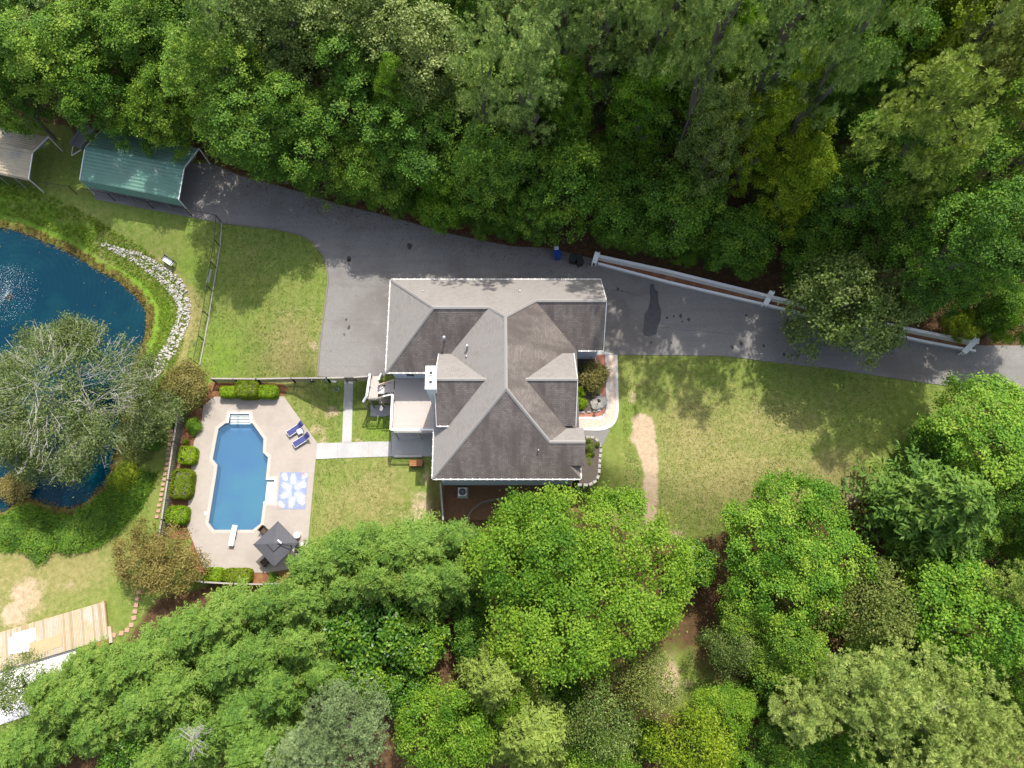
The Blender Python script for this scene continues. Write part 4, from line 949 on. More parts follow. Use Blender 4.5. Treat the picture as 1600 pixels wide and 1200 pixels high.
# ------------------------------------------------------------------ carports
def carport(nm, label, sheet_m, NE, SE, L, ang, ze=2.7, zr=3.75, skirt=1.2):
    NE, SE = at(*NE, ze), at(*SE, ze); w = (NE - SE).length; c = (NE + SE) / 2
    t = thing(nm, label, 'carport', (c.x, c.y, 0), ang)                 # local x runs along the length (towards -x), y across
    def ribbed(y0, z0, y1, z1, name):
        n = 9 if abs(y1 - y0) > 1 else 4; mb = MB(); k = n * 4; pr = [0, 0, .035, .035]
        dv = Vector((0, y1 - y0, z1 - z0)); nn = Vector((0, -(z1 - z0), y1 - y0)).normalized()
        if nn.z < 0 or (abs(nn.z) < .01 and nn.y > 0): nn = -nn
        vs = []
        for i in range(k + 1):
            p = Vector((0, y0, z0)) + dv * (i / k) + nn * pr[i % 4]; vs += [(0, p.y, p.z), (-L, p.y, p.z)]
        mb.add(vs, [(2*i, 2*i+1, 2*i+3, 2*i+2) for i in range(k)]); return mb.build(name, sheet_m, t)
    hw_ = w / 2
    ribbed(hw_, ze, 0, zr, 'roof_sheet'); ribbed(0, zr, -hw_, ze, 'roof_sheet'); ribbed(-hw_ - .02, ze - .03, -hw_ - .04, ze - skirt, 'side_sheet'); ribbed(hw_ + .02, ze - .03, hw_ + .04, ze - .5, 'side_sheet')
    MB().bar((.03, 0, zr + .06), (-L - .03, 0, zr + .06), .34, .04).build('ridge_cap', sheet_m, t)
    for x in (.02, -L - .02):
        for s in (-1, 1): MB().bar((x, 0, zr + .03), (x, s * hw_, ze + .02), .07, .09).build('end_trim', 'white', t); MB().bar((x, s * hw_, ze), (x, s * hw_, 0), .08).build('post', 'pale', t)
    n = 5
    for i in range(1, n):
        x = -L * i / n
        for s in (-1, 1): MB().bar((x, s * (hw_ - .06), ze - .05), (x, s * (hw_ - .06), 0), .07).build('post', 'galv', t)
        MB().bar((x, -hw_, ze - .08), (x, 0, zr - .08), .06).bar((x, hw_, ze - .08), (x, 0, zr - .08), .06).build('rafter', 'galv', t)
    MB().add([(.01, hw_ * .98, ze + .0), (.01, 0, zr), (.01, hw_ * .62, ze + .02), (.02, hw_ * .98, ze), (.02, 0, zr), (.02, hw_ * .62, ze + .02)], [(0, 1, 2), (5, 4, 3), (0, 2, 5, 3), (1, 0, 3, 4), (2, 1, 4, 5)]).build('gable_panel', 'galv', t)
    return t
a0, a1 = at(125, 281, 2.7), at(279, 312, 2.7); ang = math.atan2(a1.y - a0.y, a1.x - a0.x)
carport('carport', 'green metal roofed carport beside the tree line', 'green_tin', (311,232), (279,312), (a1 - a0).length, ang)
carport('carport', 'beige metal roofed carport cut off by picture edge', 'beige_tin', (75,214), (45,280), 9.5, ang, 2.4, 3.3, .25)
def trailer():
    p = at(131, 215, .6); t = thing('utility_trailer', 'grey utility trailer parked behind the green carport', 'trailer', (p.x, p.y, 0), ang + 1.35)
    MB().box((0, 0, .6), (2.6, 1.3, .08)).build('bed', 'asphalt', t)
    for s in (-.66, .66): MB().box((0, s, .8), (2.6, .05, .32)).build('side_board', 'galv', t); MB().bar((-.2, s * 1.15 - .06, .3), (-.2, s * 1.15 + .06, .3), .3, n=16).build('wheel', 'dark', t)
    MB().bar((-1.3, -.5, .5), (-2.3, 0, .5), .07).bar((-1.3, .5, .5), (-2.3, 0, .5), .07).build('drawbar', 'white', t)
    MB().box((-1.31, -.56, .62), (.03, .1, .1)).build('tail_lamp', mat('red_lens', (0.4,0.03,0.02), None, 3, .4), t)
trailer()
# ------------------------------------------------------------------ bench on the pond bank
def bench():
    g = atg(266, 411); t = thing('park_bench', 'white topped bench on the grass by the pond rocks', 'bench', g, math.radians(-33))
    for i in range(4): MB().box((0, -.20 + i * .13, .45), (1.25, .12, .04), bev=.01).build('seat_slat', 'white', t)
    for z in (.62, .76): MB().box((0, .30, z), (1.3, .04, .11), bev=.01).build('back_slat', 'dark', t)
    for s in (-.58, .58):
        MB().box((s, -.22, .22), (.07, .07, .44)).build('leg', 'dark', t); MB().box((s, .28, .42), (.07, .07, .84)).build('leg', 'dark', t); MB().box((s, .03, .63), (.07, .56, .05)).build('armrest', 'dark', t)
bench()
# ------------------------------------------------------------------ riprap rocks
def riprap():
    L = [(160,381,6),(182,391,10),(200,398,14),(222,407,20),(250,426,24),(270,442,28),(284,462,26),(289,482,22),(285,503,22),(278,520,22),(266,545,24),(250,570,22),(230,594,22),(208,615,22),(190,634,20),(176,650,12)]
    C = [(atg(x, y), w) for x, y, w in L]; bm0 = bmesh.new(); bmesh.ops.create_icosphere(bm0, subdivisions=1, radius=1)
    base = np.array([v.co[:] for v in bm0.verts]); fac = np.array([[v.index for v in f.verts] for f in bm0.faces]); bm0.free()
    Vs, Fs = [], []; b = 0; r = np.random.default_rng(5)
    for (p, w), (q, w2) in zip(C, C[1:]):
        d = q - p; Ls = d.length; k = pxm(p); n = int(Ls * 52 * (w + w2) / 40) + 10; nv = Vector((-d.y, d.x, 0)).normalized()
        for i in range(n):
            s = r.random(); ww = (w + (w2 - w) * s) / k / 2; o = r.uniform(-1, 1); o = math.copysign(abs(o)**.8, o)
            c = p + d * s + nv * (o * ww * .98); z = tz(c.x, c.y); sc = r.uniform(.06, .16) * (1 if abs(o) < .85 else .7)
            sv = np.array([r.uniform(.7, 1.25), r.uniform(.7, 1.25), r.uniform(.5, .85)]) * sc
            v = base * r.uniform(.62, 1.25, (len(base), 1)) * sv; a = r.random() * 6.28; ca, sa = math.cos(a), math.sin(a)
            v = np.stack([v[:,0]*ca - v[:,1]*sa, v[:,0]*sa + v[:,1]*ca, v[:,2]], 1) + np.array([c.x, c.y, z + sc * r.uniform(0, .45)])
            Vs.append(v); Fs.append(fac + b); b += len(base)
    me = np_mesh('riprap_rocks', np.concatenate(Vs), np.concatenate(Fs)); tag(link('riprap_rocks', me, None, MT['rock']), 'band of pale broken rocks curving along the pond bank', 'rocks', kind='stuff')
riprap()
# bricks along the pond side of the pool fence, and stepping stones
pv = None
ed = tag(thing('brick_edging', 'single row of pink bricks outside the pool fence', 'edging', (0, 0, 0)))
E_ = [atg(x, y) for x, y in [(269.5,670),(264,705),(258,745),(251,785),(243.5,812)]]
for a, b in zip(E_, E_[1:]):
    n = int((b - a).length / .42)
    for i in range(n):
        q = a.lerp(b, (i + .5) / n); o = None
        if pv is None: o = MB().box((0, 0, 0), (.34, .3, .12), bev=.02).build('brick', 'pinkbrick', ed); pv = o.data
        else: o = link('brick', pv, ed)
        o.location = (q.x + random.uniform(-.05, .05), q.y, q.z + .04); o.rotation_euler.z = random.uniform(-.2, .2)
where = ['topmost, under the bronze shrub', 'second, in the bronze shrub shade', 'third, in the bronze shrub shade', 'first sunlit one below the bronze shrub', 'second sunlit one below the bronze shrub', 'where the row starts to bend', 'in the bend of the row', 'second from the timber platform', 'beside the timber platform step']
for (x, y), wl in zip([(217.5,925),(215,935.5),(212.5,945.6),(211.5,955.5),(209.6,965.5),(205.7,976.6),(199,984.6),(190,989.5),(178,992.5)], where):
    q = atg(x, y); o = link('stepping_stone', pv, None); o.location = (q.x, q.y, q.z + .03); o.scale = (1.2, 1.3, 1); o.rotation_euler.z = random.uniform(-.3, .3)
    tag(o, 'pink stepping stone, ' + wl, 'stepping stone', 'pink stepping stones to the timber platform')
# ------------------------------------------------------------------ timber platform and pale terrace, lower left
def platform():
    Z = LOW + .45; A, B, C_, D = (at(*q, Z) for q in ((-60,1006),(162,940.5),(167.5,998),(-60,1066)))
    t = thing('timber_platform', 'pale timber platform with vertical planks on dry grass', 'platform', (0, 0, 0))
    n = 92; bl = []; 
    for i in range(n):
        f0, f1 = i / n, (i + .88) / n; P = [A.lerp(B, f0), A.lerp(B, f1), D.lerp(C_, f1), D.lerp(C_, f0)]
        o = MB().prism([p.xy for p in P], Z - .04, Z + random.uniform(0, .006)).build('plank', random.choice(['tan_wood', 'tan_wood', 'tan_wood_grey', 'tan_wood_dark']), t)
    b1 = MB()
    for a, b in ((A, B), (B, C_)): b1.bar(a - Vector((0, 0, .16)), b - Vector((0, 0, .16)), .06, .22)
    b1.build('edge_beam', 'tan_mat', t)
    for p in (B, C_, A.lerp(B, .5), D.lerp(C_, .5)): MB().bar((p.x - .1, p.y, LOW - .1), (p.x - .1, p.y, Z - .05), .14).build('post', 'tan_mat', t)
    P = [at(*q, LOW + .25) for q in ((167.5,979),(173,978.5),(175.5,1004),(169.5,1005))]; MB().prism([p.xy for p in P], LOW, LOW + .25).build('side_step', 'tan_wood', t)
    P = [at(*q, Z) for q in ((130,1001),(168,996),(169,1012),(128,1014))]; MB().prism([p.xy for p in P], Z - .16, Z - .09).build('lower_step', 'orange_wood', t)
    def laid(px, nm, m, lab, cat, z0, th):
        P = [at(*q, Z).xy for q in px]; tag(MB().prism(P, Z + z0, Z + z0 + th).build(nm, m), lab, cat)
    laid([(14,997),(20,995),(20,990),(55,981),(56,999),(46,1005),(46,1018),(14,1022)], 'white_board', 'white_conc', 'white sheet lying on the timber platform planks', 'sheet', .012, .03)
    laid([(47,1005),(95,990.5),(98,1009),(60,1022),(47,1020)], 'plywood_sheet', 'tan_mat', 'tan plywood sheet lying beside the white sheet', 'plywood', .0125, .02)
    sheet('terrace', pts([(-200,1050),(0,1022),(60,1022),(104,1008.5),(126,1014),(126,1090),(-200,1200)], LOW), LOW + .05, 'white_conc', .1)
platform()
# ------------------------------------------------------------------ SE raised planter by the house corner
def se_planter():
    out = pts([(915,683.5),(922,682.8),(929,684),(936,691),(939,700),(937.5,716),(936,740),(932.5,751),(920,758),(901,757.5)], .2)
    t = thing('raised_planter', 'curved stone edged raised planter at the house corner', 'planter', (0, 0, 0))
    inner = [at(905, 757, .2).xy, at(905, 684, .2).xy]
    MB().prism(out + inner, lambda p: tz(p[0], p[1]) - .6, .16).build('bed_soil', 'dark_mulch', t)
    me = None
    for a, b in zip(out, out[1:]):
        n = max(1, int((b - a).length / .38))
        for i in range(n):
            q = a.lerp(b, (i + .5) / n); zb = tz(q.x, q.y) - .3; o = MB().box((q.x, q.y, (zb + .24) / 2), (.37, .26, .24 - zb), rz=math.atan2((b-a).y, (b-a).x), bev=.04).build('edge_stone', 'stone', t)
se_planter()
def lower_edging():
    P = pts([(728,812),(737,798),(752,786),(775,780),(805,778)], LOW); t = thing('bed_edging', 'dark curved edging in the shaded bed below the house', 'edging', (0, 0, 0))
    for a, b in zip(P, P[1:]): MB().bar((a.x, a.y, LOW + .06), (b.x, b.y, LOW + .06), .2, .2).build('edging_log', 'fencewood', t)
lower_edging()
def fence_hangings():
    for x, y, m, lab, cat, nm in ((485.5,597,'dark','dark round basket hanging on the pool fence','basket','hanging_basket'), (506.5,594,'green_tin','green hose coil hanging on the pool fence','hose','hose_reel'), (521,602,'green_tin','green watering tray on the ground by the garden gate','tray','plant_tray'), (519.5,597,'white','white and black lantern hanging beside the gate','lantern','hanging_lantern')):
        p = ftop(x, y - 6, HF); t = thing(nm, lab, cat, (p.x, p.y - .12, p.z if nm == 'plant_tray' else p.z + .75))
        if nm == 'plant_tray': MB().box((0, -.3, .05), (.5, .3, .1), bev=.03).build('tray', m, t); MB().box((0, -.3, .105), (.42, .22, .012)).build('soil', 'dark_mulch', t)
        else:
            a = MB(); k = 10
            for i in range(k): q, w_ = 2*math.pi*i/k, 2*math.pi*(i+1)/k; a.bar((.2*math.cos(q), 0, .2*math.sin(q)), (.2*math.cos(w_), 0, .2*math.sin(w_)), .05, n=5)
            a.build('coil', m, t); MB().box((0, .05, .24), (.06, .06, .1)).build('hook', 'galv', t)
fence_hangings()
# ------------------------------------------------------------------ fountain in the pond
def fountain():
    c = at(12, 462, LOW); t = thing('pond_fountain', 'white fountain spray on the blue pond', 'fountain', (c.x, c.y, LOW - .24))
    MB().cyl((0, 0, -.1), .45, .2, 16, .35).build('float', 'dark', t); MB().bar((0, 0, .1), (0, 0, .45), .06, n=8).build('nozzle', 'galv', t)
    n = 3000; a = rng.uniform(0, 2 * math.pi, n); a = np.round(a / (2*math.pi) * 34) / 34 * 2 * math.pi + rng.normal(0, .05, n); s = rng.uniform(.02, 1, n)**.8; R = 3.3 * rng.uniform(.8, 1.1, n)
    x = R * s; z = .4 + 4.2 * s * (1 - s) * 1.1; P = np.stack([x * np.cos(a), x * np.sin(a), z], 1) + rng.normal(0, .05, (n, 3))
    P[:, 2] = np.maximum(P[:, 2], .02)
    v, f, tt = leaf_quads(P, rng.normal(size=(n, 3)), .045, .035, rng.random(n)); o = link('water_jets', np_mesh('water_jets', v, f, tt), t, MT['spray']); tag(o, kind='stuff')
fountain()
# ------------------------------------------------------------------ FOLIAGE prototypes
LM = {
 'oak':    leafmat('leaf_oak',    (0.054,0.131,0.013), (0.121,0.228,0.021), (0.262,0.361,0.041), .25),
 'dark':   leafmat('leaf_dark',   (0.041,0.102,0.011), (0.087,0.193,0.018), (0.204,0.309,0.032), .25),
 'pale':   leafmat('leaf_pale',   (0.062,0.112,0.018), (0.140,0.202,0.038), (0.252,0.302,0.085), .25, .5, .3),
 'lime':   leafmat('leaf_lime',   (0.057,0.150,0.010), (0.139,0.266,0.017), (0.251,0.357,0.036), .35),
 'yellow': leafmat('leaf_yellow', (0.089,0.155,0.006), (0.193,0.276,0.012), (0.322,0.380,0.030), .35),
 'olive':  leafmat('leaf_olive',  (0.080,0.120,0.020), (0.160,0.203,0.040), (0.283,0.307,0.085), .25),
 'round':  leafmat('leaf_round',  (0.060,0.165,0.012), (0.141,0.283,0.022), (0.284,0.400,0.045), .3),
 'magn':   leafmat('leaf_magnolia', (0.027,0.085,0.008), (0.076,0.178,0.013), (0.204,0.297,0.024), .15, .4, .28),
 'pine':   leafmat('needle_pine', (0.098,0.176,0.041), (0.207,0.297,0.075), (0.361,0.440,0.122), .2, .6, .25),
 'pineb':  leafmat('needle_bright', (0.140,0.211,0.040), (0.271,0.346,0.079), (0.423,0.480,0.139), .25, .6, .25),
 'cedar':  leafmat('needle_cedar', (0.116,0.176,0.029), (0.207,0.282,0.047), (0.314,0.378,0.079), .25, .6, .25),
 'blue':   leafmat('needle_blue', (0.120,0.182,0.068), (0.204,0.277,0.109), (0.300,0.365,0.166), .2, .6, .25),
 'feather': leafmat('needle_feather', (0.062,0.147,0.023), (0.137,0.245,0.034), (0.237,0.328,0.060), .28, .6, .25),
 'bronzegreen': leafmat('leaf_bronze_green', (0.100,0.095,0.022), (0.190,0.172,0.045), (0.280,0.245,0.080), .25, var=.03),
 'bronze': leafmat('leaf_bronze', (0.130,0.105,0.026), (0.230,0.190,0.052), (0.320,0.270,0.085), .25, var=.03),
 'willow': leafmat('leaf_willow', (0.085,0.135,0.034), (0.170,0.222,0.070), (0.275,0.315,0.135), .3),
 'hedge':  leafmat('leaf_hedge', (0.098,0.198,0.009), (0.207,0.337,0.011), (0.361,0.465,0.022), .25),
 'hedge2': leafmat('leaf_hedge_dark', (0.084,0.145,0.009), (0.168,0.238,0.013), (0.288,0.342,0.028), .25),
 'shrub':  leafmat('leaf_shrub', (0.043,0.128,0.011), (0.102,0.238,0.017), (0.255,0.357,0.039), .25),
 'reed':   leafmat('leaf_reed', (0.072,0.162,0.010), (0.160,0.275,0.022), (0.304,0.323,0.060), .3),
 'brownweed': leafmat('leaf_brownweed', (0.098,0.070,0.018), (0.203,0.147,0.042), (0.308,0.238,0.084), .3),
}
def broad(seed, R=4.0, RZ=4.0, lobes=18, perlobe=24, leaves=112, L=.175, Wd=.125, lr=(.30, .46), cl=.46, zmin=-.75, flat=.6, gap=.0, core=.16, wob=1.0):
    r = np.random.default_rng(seed); c = unit(r.normal(size=(lobes * 4, 3))); c = c[c[:, 2] > zmin][:lobes]
    dim = np.array([R, R, RZ]); rad = r.uniform(lr[0], lr[1], len(c)) * R
    az = np.arctan2(c[:, 1], c[:, 0]); ph = r.uniform(0, 6.28, 3); c = c * (r.uniform(.5, 1.0, (len(c), 1))**.6) * (1 + wob * (.14 * np.sin(2 * az + ph[0]) + .12 * np.sin(3 * az + ph[1]) + .08 * np.sin(5 * az + ph[2])))[:, None]; c[:2] *= .4; c = c * (dim - rad[:, None] * .95); PP, NN, TT = [], [], []
    for i in range(len(c)):
        d = unit(r.normal(size=(perlobe, 3))); d[:, 2] = np.where(d[:, 2] < -.35, -d[:, 2], d[:, 2]); q = c[i] + d * rad[i]
        ok = np.ones(perlobe, bool)
        for j in range(len(c)):
            if j != i: ok &= np.linalg.norm(q - c[j], axis=1) > rad[j] * .86
        q, d = q[ok], d[ok]
        if gap: k = r.random(len(q)) > gap; q, d = q[k], d[k]
        lt = r.normal(0, .10)
        for a, b in zip(q, d):
            n = int(leaves * r.uniform(.5, 1.35)); g = r.normal(size=(n, 3)) * np.array([1, 1, flat]) * cl * .62
            PP.append(a + g); NN.append(b * .55 + np.array([0, 0, .45]) + r.normal(size=(n, 3)) * .5); TT.append(np.clip(r.normal(.47, .17) + lt + r.normal(0, .16, n), 0, 1))
    n = int(sum(len(q) for q in PP) * core); g = unit(r.normal(size=(n, 3))) * (r.random((n, 1))**.4) * dim * .72
    PP.append(g); NN.append(np.array([0, 0, .7]) + r.normal(size=(n, 3)) * .5); TT.append(np.clip(r.normal(.4, .15, n), 0, 1))
    return leaf_quads(np.concatenate(PP), np.concatenate(NN), L, Wd, np.concatenate(TT), r=r)
def pine(seed, R=3.2, RZ=6.5, tufts=820, needles=30, NL=.33, NW=.055):
    r = np.random.default_rng(seed); nb = 22; PP = []
    for b in range(nb):
        h = -.8 + 1.75 * (b / nb) + r.normal(0, .04); rr = math.sqrt(max(.05, 1 - (h * .86)**2)) * r.uniform(.7, 1.08); a = b * 2.4 + r.normal(0, .3)
        for k in range(int(tufts / nb)):
            s = r.uniform(.03, 1)**.6; aa = a + r.normal(0, .28) * (1.1 - s * .3)
            PP.append([math.cos(aa) * rr * s + r.normal(0, .05), math.sin(aa) * rr * s + r.normal(0, .05), h + .22 * s + r.normal(0, .07)])
    C = np.array(PP); n = len(C); ax = unit(C * np.array([1, 1, .3]) + np.array([0, 0, .75]) + r.normal(0, .2, (n, 3)))
    C = C * np.array([R, R, RZ]); idx = np.repeat(np.arange(n), needles); d = unit(r.normal(size=(len(idx), 3)) + ax[idx] * 1.25)
    s = unit(np.cross(d, ax[idx] + np.array([0, .25, .8]) + r.normal(0, .35, d.shape))) * NW; base = C[idx] + d * .05; tip = C[idx] + d * (NL * r.uniform(.7, 1.2, (len(idx), 1)))
    mid = (base + tip) / 2
    v = np.stack([base, mid + s * .5, tip, mid - s * .5], 1).reshape(-1, 3); tt = np.clip(np.repeat(r.normal(.48, .17, n), needles) + r.normal(0, .1, len(idx)), 0, 1)
    return v, np.arange(len(v)).reshape(-1, 4), np.repeat(tt, 4)
def feather(seed, R=2.6, HT=8.0, nb=92, sub=11, lf=10, up=.55, L=.28, Wd=.075, round_=.6):
    r = np.random.default_rng(seed); P, N, D, T = [], [], [], []
    for b in range(nb):
        t = (b + r.random()) / nb; z0 = HT * (.08 + .90 * t); ln = R * max(.10, (1 - t**1.6))**round_ * r.uniform(.75, 1.12); a = b * 2.39996 + r.normal(0, .2)
        dr = np.array([math.cos(a), math.sin(a), 0]); sd = np.array([-math.sin(a), math.cos(a), 0]); tb = r.normal(.48, .12)
        for k in range(sub):
            s = (k + .6) / sub; c = dr * ln * s + np.array([0, 0, z0 + ln * (up * s - .30 * s * s) * 1.2])
            for sg in (-1, 1):
                sl_ = ln * .36 * (1 - s * .75) + .14; bd = unit(dr * .75 + sd * sg * .75 + np.array([0, 0, .18 + .25 * r.random()]))
                m = max(2, int(lf * (1 - .5 * s)))
                for q in range(m):
                    f = (q + r.random()) / m; p = c + bd * sl_ * f; P.append(p + r.normal(0, .045, 3)); D.append(bd + r.normal(0, .45, 3)); N.append(np.array([0, 0, 1]) + dr * .35 + r.normal(0, .42, 3)); T.append(tb + .12 * (f - .4) + .1 * (s - .5) + r.normal(0, .09))
    return leaf_quads(np.array(P), np.array(N), L, Wd, np.clip(np.array(T), 0, 1), D=np.array(D), r=r)
def pm(name, vft): return np_mesh(name, *vft)
def trunk_mesh(name, r0=.22, h=1.0, limbs=5, seed=1, spread=.55):
    r = random.Random(seed); mb = MB(); mb.bar((0, 0, -.03), (.02, .01, h * .55), (r0, r0 * .72), n=8); mb.bar((.02, .01, h * .55), (.0, .03, h * 1.25), (r0 * .72, r0 * .25), n=8)
    for i in range(limbs):
        a = i * 2.4 + r.random(); z = h * (.5 + .5 * i / limbs); e = Vector((math.cos(a), math.sin(a), 0)) * spread * r.uniform(1.6, 3.2)
        mb.bar((0, 0, z), (e.x, e.y, z + h * .22), (r0 * .42, r0 * .12), n=6)
    me = mb.build(name, 'bark').data; o = bpy.data.objects[name] if name in bpy.data.objects else None
    for ob in [o_ for o_ in bpy.data.objects if o_.data is me]: bpy.data.objects.remove(ob)
    return me
TR = [trunk_mesh('trunk', .24, 1.0, 6, s) for s in (1, 2)]
PR = {}
PR['broad'] = [pm('crown', broad(s)) for s in (1, 2, 3)]
PR['broadtall'] = [pm('crown', broad(s, RZ=8.5, lobes=30, perlobe=24, leaves=104, L=.18, Wd=.13, lr=(.32, .48), cl=.44, gap=.16, core=.06)) for s in (5, 6, 7)]
PR['finetall'] = [pm('crown', broad(s, RZ=8.5, lobes=38, perlobe=22, leaves=84, L=.18, Wd=.13, lr=(.28, .42), cl=.42, gap=.12, core=.06)) for s in (15,)]
PR['fine'] = [pm('crown', broad(s, lobes=22, perlobe=22, leaves=84, L=.165, Wd=.12, lr=(.28, .40), cl=.40)) for s in (11, 12)]
PR['round'] = [pm('crown', broad(21, R=6, RZ=5, lobes=40, perlobe=24, leaves=100, L=.165, Wd=.12, lr=(.18, .30), cl=.42, zmin=-.5, wob=.25))]
PR['big'] = [pm('crown', broad(31, R=7.5, RZ=5.5, lobes=46, perlobe=24, leaves=120, L=.19, Wd=.13, lr=(.16, .33), cl=.50, zmin=-.5, wob=.6))]
PR['magn'] = [pm('crown', broad(41, R=3.6, RZ=3.6, lobes=14, perlobe=26, leaves=44, L=.30, Wd=.17, cl=.5))]
PR['airy'] = [pm('crown', broad(s, lobes=16, perlobe=22, leaves=48, L=.22, Wd=.12, lr=(.30, .46), cl=.75, gap=.2)) for s in (51,)]
PR['pine'] = [pm('crown', pine(s)) for s in (61, 62)]
PR['pinebig'] = [pm('crown', pine(63, R=4.6, RZ=5.0, tufts=1150, needles=32, NL=.38, NW=.06))]
PR['pinelow'] = [pm('crown', pine(64, R=4.6, RZ=3.6, tufts=1700, needles=26, NL=.27, NW=.045))]
PR['feather'] = [pm('crown', feather(s)) for s in (71, 72)]
PR['hemlock'] = [pm('crown', feather(73, R=4.2, HT=8.5, nb=96, sub=11, lf=9, up=.25, L=.44, Wd=.15, round_=.7))]
PR['shrub'] = [pm('crown', broad(s, R=1.6, RZ=1.3, lobes=13, perlobe=20, leaves=42, L=.14, Wd=.095, lr=(.34, .46), cl=.32, zmin=-.2)) for s in (81, 82)]
SIZE = {'broad': (4, 4), 'broadtall': (4, 8.5), 'finetall': (4, 8.5), 'fine': (4, 4), 'round': (6, 5), 'big': (7.5, 5.5), 'magn': (3.6, 3.6), 'airy': (4, 4), 'pine': (3.2, 6.5), 'pinebig': (4.6, 5.0), 'pinelow': (4.6, 3.6), 'feather': (2.6, 8), 'hemlock': (4.2, 8.5), 'shrub': (1.6, 1.3)}
ALT = {}
def crown_mesh(proto, k, leaf):
    me = PR[proto][k % len(PR[proto])]; key = (me.name, leaf)
    if key not in ALT:
        c = me if not me.materials else me.copy(); c.materials.clear(); c.materials.append(LM[leaf]); ALT[key] = c
        if c is me: ALT[(me.name, leaf)] = c
    return ALT[key]
NT = [0]
# the shared mesh only carries one material, so each leaf colour gets a copy of the small mesh list it needs
BASES = []; HTS = []
def tree(name, proto, leaf, p, R, h, label, group=None, cat='tree', low=None, tilt=0.0):
    if proto in ('broad', 'fine') and h > 13 and h > R * 2.6: proto += 'tall'
    NT[0] += 1; k = NT[0]; t = thing(name, label, cat, (p.x, p.y, p.z), 0, group); BASES.append((p.x, p.y)); HTS.append(h)
    r0, z0 = SIZE[proto]
    if proto in ('feather', 'hemlock'):
        c = link('crown', crown_mesh(proto, k, leaf), t); c.scale = (R / r0, R / r0 * random.uniform(.94, 1.06), h / z0); hc = h * .5
    else:
        lo = low if low is not None else {'broad': .16, 'fine': .16, 'round': .05, 'big': .12, 'magn': .03, 'airy': .15, 'pine': .38, 'pinebig': .45, 'pinelow': .4, 'broadtall': .2, 'finetall': .2, 'shrub': -.55}[proto]
        rz = h * (1 - lo) / 2 / 1.02; hc = h - rz * 1.02
        c = link('crown', crown_mesh(proto, k, leaf), t); c.location = (0, 0, hc); c.scale = (R / r0, R / r0 * random.uniform(.93, 1.07), rz / z0)
    c.rotation_euler = (random.uniform(-tilt, tilt), random.uniform(-tilt, tilt), random.uniform(0, 6.28))
    if proto != 'shrub':
        tr = link('trunk', TR[k % 2], t); s = R / 4; tr.scale = (s, s, hc)
    else:
        tr = link('stem', TR[k % 2], t); tr.scale = (.25, .25, max(.2, hc))
    return t
def place(px, py, rpx, h, frac=.6):                # crown centre seen at (px,py) -> trunk base on the ground, radius
    z = 0.0
    for _ in range(12):
        c = at(px, py, z + h * frac); z = .5 * z + .5 * tz(c.x, c.y)
    c = at(px, py, z + h * frac); return Vector((c.x, c.y, z)), rpx / pxm(c)
